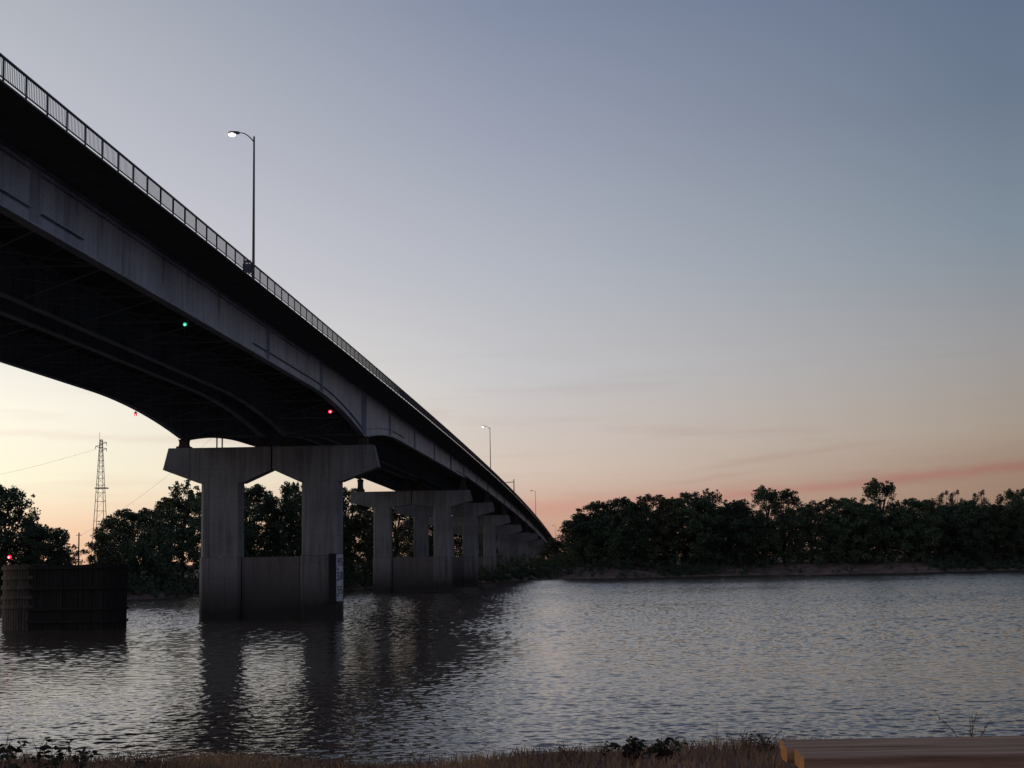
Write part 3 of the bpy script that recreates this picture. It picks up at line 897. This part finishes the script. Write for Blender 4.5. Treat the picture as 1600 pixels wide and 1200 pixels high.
q = MB(); zs = [4, 9, 14, 19, 23.5, 27.5, 31.2, 34.6, 37.6, 40.3, 42.8, 45.1, 47.2, 49.1, 50.9, 52.5, 54, 55.5]
lean = lambda z: (tx + (z - 4) * -0.006, ty)
for a, b in zip(zs[:-1], zs[1:]):
    wa, wb = tw_w(a), tw_w(b)
    xa, ya = lean(a); xb, yb = lean(b)
    ca = [(xa - wa, ya - wa, a), (xa + wa, ya - wa, a), (xa + wa, ya + wa, a), (xa - wa, ya + wa, a)]
    cb = [(xb - wb, yb - wb, b), (xb + wb, yb - wb, b), (xb + wb, yb + wb, b), (xb - wb, yb + wb, b)]
    for i in range(4):
        q.bar(ca[i], cb[i], 0.20)
        j = (i + 1) % 4
        q.bar(cb[i], cb[j], 0.10)
        if a >= 31 and i in (0, 2): q.bar(ca[i], cb[j], 0.10)
        elif a < 31 and i == 0: q.bar(ca[i], cb[j], 0.07)
q.build('lattice_mast', GALV, TW)
q = MB(); w = tw_w(36) + 0.45; x, y = lean(36)
for a, b in (((x - w, y - w), (x + w + 0.8, y - w)), ((x + w + 0.8, y - w), (x + w + 0.8, y + w)), ((x + w + 0.8, y + w), (x - w, y + w)), ((x - w, y + w), (x - w, y - w))):
    q.bar((*a, 36.4), (*b, 36.4), 0.3, 0.4)
q.build('platform', GALV, TW)
for sgn, z in ((1, 54.4), (-1, 53.0), (1, 52.0)):
    x, y = lean(z); q = MB()
    q.bar((x, y, z - 0.9), (x + sgn * 2.2, y, z), 0.2); q.bar((x, y, z + 0.3), (x + sgn * 2.2, y, z), 0.2)
    q.tube([(x + sgn * 2.1, y, z), (x + sgn * 2.15, y, z - 1.2)], 0.12, 6)
    q.build('crossarm', GALV, TW)
q = MB(); q.tube([(lean(55)[0] - 0.6, ty, 55.3), (lean(55)[0] - 0.65, ty, 58.5)], 0.07, 6); q.build('rod', GALV, TW)

q = MB(); q.tube([(-170.3, 560, 3.5), (-170.3, 560, 19.2)], [0.33, 0.24], 8)
up = empty('utility_pole', (-170.3, 560, 4.0), 'thin dark utility pole in the gap between the left trees', 'utility pole')
q.build('pole', BARK, up)
q = MB(); q.bar((-171.5, 560, 18.2), (-169.1, 560, 18.2), 0.2); q.build('crossarm', BARK, up)


def wire(pts, label, name='power_line'):
    q = MB(); a, b, sag = pts
    P = []
    for i in range(25):
        t = i / 24
        P.append((a[0] + (b[0] - a[0]) * t, a[1] + (b[1] - a[1]) * t, a[2] + (b[2] - a[2]) * t - 4 * sag * t * (1 - t)))
    q.tube(P, 0.034, 5)
    o = q.build(name, GALV)
    props(o, label, 'power line', 'power lines at left')


wire(((lean(53)[0] - 2.15, ty, 51.8), (-300, 610, 38), 4.5), 'faint power line sagging left from the lattice tower')
wire(((-169.2, 560, 18.3), (-92, 560, 82), 5), 'faint power line climbing right from the utility pole towards the bridge')


# ------------------------------------------------------------------ trees
def leaf_quads(cent, rad, n, size, rng, flat=0.75, w=None):
    """n leaf quads scattered in ellipsoidal clumps; cent (k,3), rad (k,)"""
    k = len(cent)
    idx = rng.integers(0, k, n) if w is None else rng.choice(k, n, p=w)
    d = rng.normal(size=(n, 3)); d /= np.linalg.norm(d, axis=1)[:, None]
    r = rng.random(n) ** 0.45
    p = cent[idx] + d * (r * rad[idx])[:, None] * np.array([1, 1, flat])
    a = rng.normal(size=(n, 3)); a /= np.linalg.norm(a, axis=1)[:, None]
    b = rng.normal(size=(n, 3)); b -= (b * a).sum(1)[:, None] * a; b /= np.linalg.norm(b, axis=1)[:, None]
    s = size * rng.uniform(0.55, 1.25, n)[:, None]
    a = a * s * 0.5; b = b * s * 0.34
    V = np.stack([p - a - b * 0.4, p - a * 0.1 - b, p + a, p - a * 0.1 + b], 1).reshape(-1, 3)
    F = np.arange(4 * n).reshape(-1, 4)
    return V, F


def make_tree_mesh(seed, h=20.0, r=7.0, base=0.22, nb=46, nl=4200, size=0.75, blob=(0.09, 0.16), top=1.0, leafm=LEAF, heads=None, limb=1.0, shape=0.55, sprig=0):
    """returns meshes (trunk, crown) for a tree of height h and crown radius r standing on z=0"""
    rng = np.random.default_rng(seed)
    cs = []; rs = []
    while len(cs) < nb:
        u = rng.random() ** 0.72
        z = h * (base + (0.97 - base) * u)
        env = r * math.sqrt(max(0.03, 1 - (max(0.0, u - 0.34) / 0.67) ** 2)) * (0.8 + 0.2 * min(1, u / 0.3))
        a = rng.random() * 2 * math.pi; q = env * rng.random() ** 0.45
        x, y = q * math.cos(a), q * math.sin(a)
        if heads:
            ok = any((x - hx) ** 2 + (y - hy) ** 2 + ((z - hz) * 0.7) ** 2 < hr * hr for hx, hy, hz, hr in heads)
            if not ok: continue
        cs.append((x, y, z)); rs.append(h * rng.uniform(*blob))
    cs = np.array(cs); rs = np.array(rs)
    over = cs[:, 2] + rs * 0.75 - h
    cs[:, 2] -= np.maximum(over, 0)
    nbase = len(cs)
    if sprig:                       # small twig ends that break up the outline
        outer = np.argsort(-(cs[:, 2] / h + np.hypot(cs[:, 0], cs[:, 1]) / (1.6 * r)))[: max(8, nb // 2)]
        pick = rng.choice(outer, sprig)
        d = cs[pick] - np.array((0, 0, h * 0.45)); d /= np.linalg.norm(d, axis=1)[:, None] + 1e-6
        d[:, 2] = np.abs(d[:, 2]) * 0.9 + 0.25
        sp_ = cs[pick] + d * (rs[pick] * rng.uniform(0.55, 0.98, sprig))[:, None] + rng.normal(size=(sprig, 3)) * rs[pick][:, None] * 0.22
        sp_[:, 2] = np.minimum(sp_[:, 2], h)
        cs = np.concatenate([cs, sp_]); rs = np.concatenate([rs, h * rng.uniform(0.012, 0.034, sprig)])
        w_ = np.concatenate([rs[:nbase] ** 1.6, rs[nbase:] ** 1.25])
        V, F = leaf_quads(cs, rs, nl, size, rng, w=w_ / w_.sum())
    else:
        V, F = leaf_quads(cs, rs, nl, size, rng)
    t = MB()
    zt = h * 0.62
    t.tube([(0, 0, -1.0), (0.05 * r * rng.normal(), 0.05 * r * rng.normal(), h * 0.2), (0.06 * r * rng.normal(), 0.06 * r * rng.normal(), h * 0.42), (0.1 * r * rng.normal(), 0, zt)], [0.024 * h, 0.018 * h, 0.013 * h, 0.005 * h], 7)
    order = rng.permutation(nb)[: int(18 * limb) + 4]
    for i in order:
        c = cs[i]; z0 = min(max(h * 0.16, c[2] * rng.uniform(0.35, 0.62)), h * 0.55)
        mid = (c[0] * 0.45, c[1] * 0.45, z0 + (c[2] - z0) * 0.62)
        t.tube([(0, 0, z0), mid, tuple(c)], [0.0085 * h, 0.0055 * h, 0.0018 * h], 5, cap=False)
    return t, V, F


PROTO = {}


def proto(kind, **kw):
    leafm = kw.get('leafm', LEAF)
    t, V, F = make_tree_mesh(**kw)
    root = empty('tree', (0, 0, -200)); root.location = (0, 0, 0)
    tr_ = t.build('trunk', BARK, root)
    cr_ = np_mesh('crown', V, F, leafm, root)
    PROTO[kind] = [root, kw.get('h', 20.0), kw.get('r', 7.0), False]


proto('dense_a', seed=1, nb=120, nl=15000, base=0.05, blob=(0.045, 0.095), size=0.5, sprig=14)
proto('dense_b', seed=2, nb=115, nl=15000, base=0.05, r=8.0, blob=(0.04, 0.10), size=0.5, sprig=18)
proto('dense_c', seed=3, nb=120, nl=13000, base=0.05, r=6.2, leafm=LEAF2, blob=(0.035, 0.085), size=0.46, sprig=22)
proto('dense_d', seed=13, nb=105, nl=13000, base=0.04, r=7.4, blob=(0.035, 0.10), size=0.5, sprig=26)
proto('lacy_a', seed=4, nb=80, nl=8200, base=0.10, r=6.0, size=0.44, blob=(0.035, 0.08), leafm=LEAF2, sprig=50)
proto('lacy_b', seed=5, nb=66, nl=6400, base=0.15, r=5.6, size=0.42, blob=(0.03, 0.075), leafm=LEAF, limb=1.4, sprig=60)
proto('tall', seed=6, nb=90, nl=9000, base=0.10, r=5.2, size=0.44, blob=(0.035, 0.075), heads=[(-2.3, 0, 17.0, 2.5), (2.9, 0.4, 16.2, 2.2), (0.4, 0, 11.5, 2.6), (-0.5, 0, 6.5, 5.0)], leafm=LEAF, sprig=36)
proto('thin', seed=8, nb=34, nl=2600, base=0.50, r=3.4, size=0.38, blob=(0.03, 0.07), leafm=LEAFP, limb=1.5, sprig=30)

CAMR = None


def setup_cam():
    global CAMR
    from mathutils import Matrix
    pt, ro = math.radians(6.99393), math.radians(-0.97427)
    CAMR = Matrix.Rotation(math.radians(90) + pt, 4, 'X') @ Matrix.Rotation(ro, 4, 'Z')
    cd = bpy.data.cameras.new('camera'); cam = bpy.data.objects.new('camera', cd); C.objects.link(cam)
    cam.matrix_world = Matrix.Translation((0, 0, H)) @ CAMR
    cd.sensor_width = 36.0; cd.lens = 36.0 * 2226.95 / 1600.0
    cd.clip_start = 0.1; cd.clip_end = 20000
    bpy.context.scene.camera = cam


setup_cam()


def px_dir(x, y):
    from mathutils import Vector
    d = CAMR.to_3x3() @ Vector(((x - 800) / 2226.95, -(y - 600) / 2226.95, -1.0))
    return d / d[1]


TREE_N = [0]


def tree(x, ytop, wpx, Y, kind, label, group, name='broadleaf_tree', zfix=None):
    d = px_dir(x, ytop)
    X = d[0] * Y; ztop = H + d[2] * Y
    g = float(ground_z(X, Y)) - 0.15
    hgt = ztop - g
    p = PROTO[kind]
    if not p[3]:
        r = p[0]; p[3] = True
    else:
        r = copy_tree(p[0])
    r.name = name
    rad = wpx / 2226.95 * Y / 2 * (1.0 if kind in ('thin', 'tall') else 1.38)
    r.location = (X, Y, g)
    r.scale = (rad / p[2], rad / p[2], hgt / p[1])
    r.rotation_euler = (0, 0, random.uniform(0, 6.28) if kind != 'tall' else (0.15 if Y > 451 else 0.5))
    props(r, label, 'tree', group)


GR, GL, GB = 'trees along the right far bank', 'trees along the left far bank', 'trees behind the far bridge spans'
RT = [
    (908, 801, 54, 452, 'dense_c', 'low rounded tree at the right side of the bridge end, first of the right bank'),
    (932, 785, 74, 446, 'dense_d', 'dark rounded tree just right of the bridge end, second along the right bank'),
    (968, 777, 62, 444, 'dense_b', 'dark broad tree under the left tip of the pink cloud streak'),
    (1020, 774, 66, 446, 'lacy_a', 'ragged open-crowned tree right of the broad tree under the pink streak'),
    (1052, 778, 60, 456, 'dense_c', 'shorter olive tree between two ragged crowns on the right bank'),
    (1082, 768, 70, 446, 'dense_a', 'full dark tree with flat top, middle left of the right bank'),
    (1110, 765, 48, 452, 'lacy_b', 'thin see-through crown standing behind the flat-topped dark tree'),
    (1150, 782, 70, 448, 'dense_d', 'low dark tree in the dip left of the knobbly tall tree'),
    (1196, 760, 62, 450, 'tall', 'tall knobbly tree whose lobed head touches the pink cloud streak'),
    (1222, 766, 54, 456, 'lacy_a', 'airy crown close against the right side of the knobbly tall tree'),
    (1266, 783, 66, 452, 'lacy_b', 'sparse low crown with sky showing through, left of a pair of gaps'),
    (1302, 779, 58, 458, 'lacy_a', 'sparse lit crown left of the tall twin-headed tree'),
    (1330, 777, 62, 450, 'dense_a', 'dark shoulder tree tucked against the tall twin-headed tree'),
    (1374, 749, 72, 452, 'tall', 'tallest right bank tree with two separate heads above its neighbours'),
    (1424, 780, 66, 452, 'dense_d', 'dark even-topped tree immediately right of the twin-headed tree'),
    (1448, 780, 54, 462, 'dense_c', 'low olive tree left of the pale mop-headed trees'),
    (1473, 768, 34, 560, 'thin', 'pale mop-headed thin tree, left one of the close pair on the skyline'),
    (1491, 767, 32, 570, 'thin', 'pale mop-headed thin tree, right one of the close pair on the skyline'),
    (1510, 781, 62, 456, 'dense_a', 'dark bushy tree below and right of the pale mop-headed pair'),
    (1533, 767, 36, 560, 'thin', 'pale thin tree standing alone between the mop-headed pair and the frame edge'),
    (1553, 787, 50, 462, 'dense_c', 'short tree in the last dip before the right edge of the photo'),
    (1577, 766, 44, 470, 'lacy_a', 'upright feathery tree near the right edge of the photo'),
    (1604, 765, 52, 462, 'dense_d', 'rounded tree cut by the right edge of the photo'),
    (1660, 768, 70, 466, 'dense_a', None), (1720, 760, 70, 470, 'dense_b', None),
]
for t in RT:
    if t[5]: tree(*t[:5], t[5], GR)
LT = [
    (8, 756, 84, 262, 'dense_b', 'big clumpy tree at the left edge of the photo'),
    (-60, 770, 90, 258, 'dense_a', None),
    (62, 822, 74, 258, 'dense_a', 'low spreading tree right of the big left-edge tree'),
    (98, 826, 40, 262, 'lacy_a', 'small ragged tree left of the gap with the utility pole'),
    (158, 831, 46, 268, 'dense_c', 'small rising shrubby tree right of the utility pole gap'),
    (196, 797, 76, 280, 'dense_d', 'dark rounded tree below the lattice tower'),
    (236, 794, 70, 286, 'dense_b', 'dark tree midway between lattice tower and tall pier'),
    (266, 776, 62, 292, 'dense_c', 'taller tree left of the first pier cap'),
    (287, 751, 52, 290, 'lacy_b', 'feathery treetop just under the left tip of the first pier cap'),
    (335, 757, 84, 300, 'dense_a', 'dark tree half hidden behind the left column of the first pier'),
    (392, 757, 78, 306, 'dense_b', 'dark full tree framed between the two columns of the first pier, at left'),
    (430, 777, 54, 312, 'lacy_a', 'lower open tree in the middle between the columns of the first pier'),
    (456, 755, 56, 310, 'dense_d', 'leafy crown framed between the two columns of the first pier, at right'),
    (508, 758, 70, 322, 'dense_a', 'dark tree hidden mostly behind the right column of the first pier'),
    (545, 764, 58, 330, 'lacy_a', 'open crown glowing at its gaps right of the first pier'),
    (578, 776, 62, 352, 'dense_b', 'dark tree behind the left end of the second pier cap'),
]
for t in LT:
    if t[5]: tree(*t[:5], t[5], GL)
BT = [
    (618, 787, 58, 405, 'lacy_a', 'open-crowned tree glimpsed between the second pier columns'),
    (655, 800, 60, 440, 'dense_a', 'dark tree behind the columns of the second and third piers'),
    (700, 806, 56, 505, 'dense_c', 'dark olive tree far behind the third pier'),
    (745, 818, 50, 600, 'dense_b', 'dark tree far behind the fourth pier'),
    (868, 845, 40, 470, 'dense_c', 'low dark tree covering the foot of the bridge end'),
]
for t in BT: tree(*t[:5], t[5], GB)
# second row, seen only through gaps of the first
for x, yt, w, Y, k, lab in [
    (915, 806, 80, 478, 'dense_a', 'dark tree in the back row behind the first trees right of the bridge'),
    (1000, 792, 84, 480, 'dense_b', 'back-row tree filling behind the ragged open-crowned tree'),
    (1130, 790, 90, 482, 'dense_a', 'back-row tree filling the dip left of the knobbly tall tree'),
    (1250, 793, 90, 484, 'dense_b', 'back-row tree behind the sparse low crown'),
    (1350, 788, 90, 486, 'dense_a', 'back-row tree behind the twin-headed tree'),
    (1470, 790, 90, 486, 'dense_b', 'back-row tree below the pale mop-headed pair'),
    (1565, 790, 90, 490, 'dense_a', 'back-row tree behind the feathery tree at far right'),
]: tree(x, yt, w, Y, k, lab, GR)
for k, p in PROTO.items():
    if not p[3]:
        for ch in list(p[0].children): bpy.data.objects.remove(ch)
        bpy.data.objects.remove(p[0])


ENV = sorted([(t[0], t[1]) for t in RT + LT + BT] + [(110, 842), (116, 866), (122, 872), (130, 866), (140, 848), (850, 848), (880, 838), (-200, 765), (1900, 765)])
EX, EY = [e[0] for e in ENV], [e[1] for e in ENV]


def thicket(name, xs, ys, lo, hi, n, label, size=0.75, seed=3):
    """undergrowth and lower crowns below the tree tops"""
    rng = np.random.default_rng(seed)
    inv = CAMR.to_3x3().transposed()
    cents = []; rads = []
    from mathutils import Vector
    for x, y in zip(xs, ys):
        g = float(ground_z(x, y))
        v = inv @ Vector((x, y, 2.0))
        px = 800 + 2226.95 * v.x / -v.z
        top = H + px_dir(px, float(np.interp(px, EX, EY)) + 14)[2] * y
        hh = max(1.5, (top - g) * rng.uniform(lo, hi) - 1.2)
        k = max(3, int(hh / 1.5))
        for j in range(k):
            cents.append((x + rng.normal() * 1.2, y + rng.normal() * 1.2, g + hh * (j + 0.4) / k)); rads.append(rng.uniform(0.9, 1.7))
    V, F = leaf_quads(np.array(cents), np.array(rads), n, size, rng, 0.9)
    o = np_mesh(name, V, F, LEAF)
    props(o, label, 'thicket', kind='stuff')


rng = np.random.default_rng(21)
xs = rng.uniform(12, 190, 520); ys = shore(xs) + rng.uniform(17, 40, 520)
thicket('thicket', xs, ys, 0.55, 1.02, 150000, 'dense dark undergrowth along the foot of the right bank trees', seed=4, size=0.55)
xs = rng.uniform(-150, -30, 420); ys = shore(xs) + rng.uniform(8, 26, 420)
thicket('thicket', xs, ys, 0.55, 1.02, 130000, 'dense dark undergrowth along the foot of the left bank trees', seed=5, size=0.5)
xs = rng.uniform(-48, 44, 420); ys = np.maximum(shore(xs) + rng.uniform(6, 60, 420), rng.uniform(420, 720, 420))
thicket('thicket', xs, ys, 0.3, 0.85, 60000, 'dark scrub under and beyond the far bridge spans', seed=6, size=0.55)


def shore_brush(xs, label, seed):
    """low willow brush and weeds hanging over the water's edge"""
    rng = np.random.default_rng(seed)
    cents = []; rads = []
    for x in xs:
        d = rng.uniform(0.3, 15.0); y = float(shore(x)) + d
        if 17 < x < 43 and d < 12 and rng.random() < 0.9: continue       # open sandy stretches
        if 62 < x < 128 and d < 14 and rng.random() < 0.93: continue
        g = float(ground_z(x, y)); hh = rng.uniform(0.6, 1.3) + 0.13 * d
        for j in range(2):
            cents.append((x + rng.normal() * 0.5, y + rng.normal() * 0.5, g + hh * (0.3 + 0.5 * j))); rads.append(rng.uniform(0.5, 1.0))
    V, F = leaf_quads(np.array(cents), np.array(rads), 34 * len(cents), 0.42, rng, 0.8)
    o = np_mesh('brush', V, F, LEAF)
    props(o, label, 'brush', kind='stuff')


rng = np.random.default_rng(33)
shore_brush(rng.uniform(-8, 185, 1150), 'dark low brush overhanging the far right shoreline', 41)
shore_brush(rng.uniform(-140, -8, 900), 'dark low brush overhanging the far left shoreline and under the bridge', 42)


# ------------------------------------------------------------------ foreground bank
def build_grass():
    rng = np.random.default_rng(9)
    n = 46000
    x = rng.uniform(-6.5, 7.5, n); y = rng.uniform(9.2, 12.6, n)
    den = 0.5 + 0.5 * np.sin(x * 2.1 + 0.7) * np.sin(x * 0.8 + y * 1.3)
    h = rng.gamma(3.0, 0.0145, n) * (0.6 + 0.9 * den) + 0.03
    h = np.minimum(h, 0.13)
    tall = rng.random(n) < 0.012
    h[tall] *= 1.9
    z = ground_z(x, y) - 0.01
    a = rng.uniform(0, 6.28, n); w = rng.uniform(0.002, 0.005, n)
    lean_ = rng.normal(0, 0.35, (n, 2)) * h[:, None]
    dx, dy = np.cos(a) * w, np.sin(a) * w
    p0 = np.stack([x - dx, y - dy, z], -1); p1 = np.stack([x + dx, y + dy, z], -1)
    m0 = np.stack([x - dx * .8 + lean_[:, 0] * .35, y - dy * .8 + lean_[:, 1] * .35, z + h * .6], -1)
    m1 = np.stack([x + dx * .8 + lean_[:, 0] * .35, y + dy * .8 + lean_[:, 1] * .35, z + h * .6], -1)
    t0 = np.stack([x - dx * .2 + lean_[:, 0], y - dy * .2 + lean_[:, 1], z + h], -1)
    t1 = np.stack([x + dx * .2 + lean_[:, 0], y + dy * .2 + lean_[:, 1], z + h], -1)
    V = np.stack([p0, p1, m1, m0, t1, t0], 1).reshape(-1, 3)
    b = np.arange(n)[:, None] * 6
    F = np.concatenate([b + np.array([0, 1, 2, 3]), b + np.array([3, 2, 4, 5])])
    m = mat('dry grass', (0.44, 0.27, 0.155), 0.9, col2=(0.13, 0.086, 0.055), scale=1.1)
    o = np_mesh('grass', V, F, m)
    props(o, 'dry brown grass fringing the near bank edge', 'grass', kind='stuff')


build_grass()


def weed(px, py, Y, hgt, label, stems=5, leaves=9, leaf=0.05, spread=0.12, m=WEED, sm_=STALK, seed=0, name='weed_plant', droop=0.4, ng=1.0):
    """broad-leaved weed whose top shows at pixel (px, py)"""
    rng = np.random.default_rng(seed)
    d = px_dir(px, py); X = d[0] * Y; zt = H + d[2] * Y
    g = float(ground_z(X, Y))
    r = empty(name, (X, Y, g), label, 'plant', 'weeds on the near bank')
    q = MB(); lv = []
    hh = max(zt - g, hgt)
    for s in range(stems):
        a = rng.uniform(0, 6.28); tip = np.array((X + spread * rng.normal(), Y + spread * 0.6 * rng.normal(), g + hh * rng.uniform(0.72, 1.0) if s else zt))
        base = np.array((X + 0.04 * rng.normal(), Y + 0.03 * rng.normal(), g - 0.02))
        mid = (base + tip) / 2 + np.array((0.03 * rng.normal(), 0.02 * rng.normal(), 0.03))
        q.tube([base, mid, tip], [0.0045, 0.0035, 0.0015], 5, cap=False)
        for j in range(leaves):
            t = rng.uniform(0.3, 1.0)
            p = base * (1 - t) ** 2 + 2 * mid * t * (1 - t) + tip * t * t
            aa = rng.uniform(0, 6.28); L_ = leaf * rng.uniform(0.6, 1.3)
            dr = np.array((math.cos(aa), math.sin(aa), rng.uniform(-droop, 0.5))); dr /= np.linalg.norm(dr)
            sd = np.cross(dr, (0, 0, 1)); sd /= np.linalg.norm(sd) + 1e-6; rl = rng.uniform(0, 3.14); sd = sd * math.cos(rl) + np.cross(dr, sd) * math.sin(rl); sd *= L_ * 0.30 * ng
            dn = np.array((0, 0, -L_ * 0.16))
            lv.append([p, p + dr * L_ * 0.45 - sd, p + dr * L_ + dn, p + dr * L_ * 0.45 + sd])
    q.build('stems', sm_, r)
    V = np.array(lv).reshape(-1, 3) - np.array((X, Y, g)); F = np.arange(len(V)).reshape(-1, 4)
    np_mesh('leaves', V, F, m, r)


weed(4, 1148, 11.3, 0.2, 'dark broad-leaved weed at the very left edge of the near bank', 3, 6, 0.085, 0.05, seed=1)
weed(22, 1160, 11.2, 0.2, 'drooping weed beside the left-edge weed on the near bank', 3, 6, 0.075, 0.05, seed=2)
weed(59, 1149, 11.3, 0.2, 'tallest dark weed in the left corner of the near bank', 4, 7, 0.08, 0.06, seed=3)
weed(80, 1158, 11.3, 0.18, 'spreading dark weed right of the tallest left corner weed', 4, 7, 0.07, 0.07, seed=4)
weed(125, 1166, 11.3, 0.15, 'low bushy weed clump near the left corner of the bank', 7, 12, 0.045, 0.09, seed=5)
weed(215, 1176, 11.2, 0.1, 'tiny weed tuft left of the column reflections', 4, 8, 0.03, 0.05, seed=6)
weed(985, 1152, 11.5, 0.15, 'green-leaved weed clump in the middle of the near bank, left half', 10, 10, 0.06, 0.12, seed=7)
weed(1002, 1145, 11.6, 0.15, 'green-leaved weed with one raised sprig on the near bank', 3, 7, 0.06, 0.05, seed=8)
weed(1030, 1154, 11.5, 0.15, 'green-leaved weed clump in the middle of the near bank, right half', 10, 10, 0.06, 0.12, seed=9)
weed(1062, 1150, 11.7, 0.15, 'twiggy pale weed right of the green-leaved clump', 8, 7, 0.02, 0.13, m=STALK, seed=10)
weed(1160, 1140, 11.6, 0.2, 'dry upright reddish weed left of the wooden table', 7, 12, 0.022, 0.10, m=STALK, seed=11)
weed(1198, 1143, 11.6, 0.2, 'bushy dry weed touching the corner of the wooden table', 10, 14, 0.024, 0.12, seed=12)
weed(1520, 1110, 11.8, 0.3, 'tall forked dry stalk standing behind the wooden table', 5, 16, 0.028, 0.10, m=STALK, seed=13, name='dry_stalk', ng=0.6)
weed(890, 1156, 11.7, 0.15, 'dry grassy weed right of the blue reflection', 8, 6, 0.018, 0.10, m=STALK, seed=14)
weed(660, 1168, 11.6, 0.12, 'single thin dry stem at the foot of the blue reflection', 3, 5, 0.016, 0.05, m=STALK, seed=15)
weed(940, 1158, 11.6, 0.12, 'small dark sprig left of the green-leaved clump', 4, 6, 0.03, 0.05, seed=16)

# ------------------------------------------------------------------ wooden table
tz = H - 0.75; gz = float(ground_z(1.6, 5.7))
tb = empty('wooden_table', (2.1, 5.7, gz), 'plank-topped wooden table with fresh orange end grain at the right corner', 'table')
q = MB(); pw = (5.955 - 5.425) / 4
for i in range(4):
    y0 = 5.425 + i * pw + (0.007 if i != 3 else 0.024); y1 = 5.425 + (i + 1) * pw - 0.007
    e = [0.0, 0.012, -0.014, 0.006][i]
    x0 = 1.062 + e; x1 = 3.35 + e; z0, z1 = tz - 0.062 + (0.004 if i == 2 else 0), tz - (0.003 if i == 1 else 0)
    c = 0.006
    sec = lambda x: [(x, y0 + c, z0), (x, y1 - c, z0), (x, y1, z0 + c), (x, y1, z1 - c), (x, y1 - c, z1), (x, y0 + c, z1), (x, y0, z1 - c), (x, y0, z0 + c)]
    n0 = len(q.f)
    q.sweep([sec(x0), sec(x1)])
    q.mi[-1] = 1; q.mi[-2] = 1
q.build('tabletop', [PLANK, ENDG], tb)
for x in (1.35, 3.05):
    q = MB(); q.box(x - 0.04, x + 0.04, 5.44, 5.94, tz - 0.15, tz - 0.065); q.build('cleat', PLANK, tb)
    for y in (5.49, 5.89):
        q = MB(); q.box(x - 0.045, x + 0.045, y - 0.045, y + 0.045, gz - 0.05, tz - 0.152); q.build('leg', PLANK, tb)

# ------------------------------------------------------------------ render settings
sc = bpy.context.scene
sc.render.engine = 'CYCLES'
sc.cycles.caustics_reflective = True
sc.cycles.caustics_refractive = False
sc.cycles.max_bounces = 6
sc.cycles.diffuse_bounces = 3
sc.cycles.glossy_bounces = 3
sc.cycles.use_denoising = True
sc.view_settings.view_transform = 'Standard'
sc.view_settings.look = 'None'
sc.view_settings.exposure = 0.0
sc.view_settings.gamma = 1.0
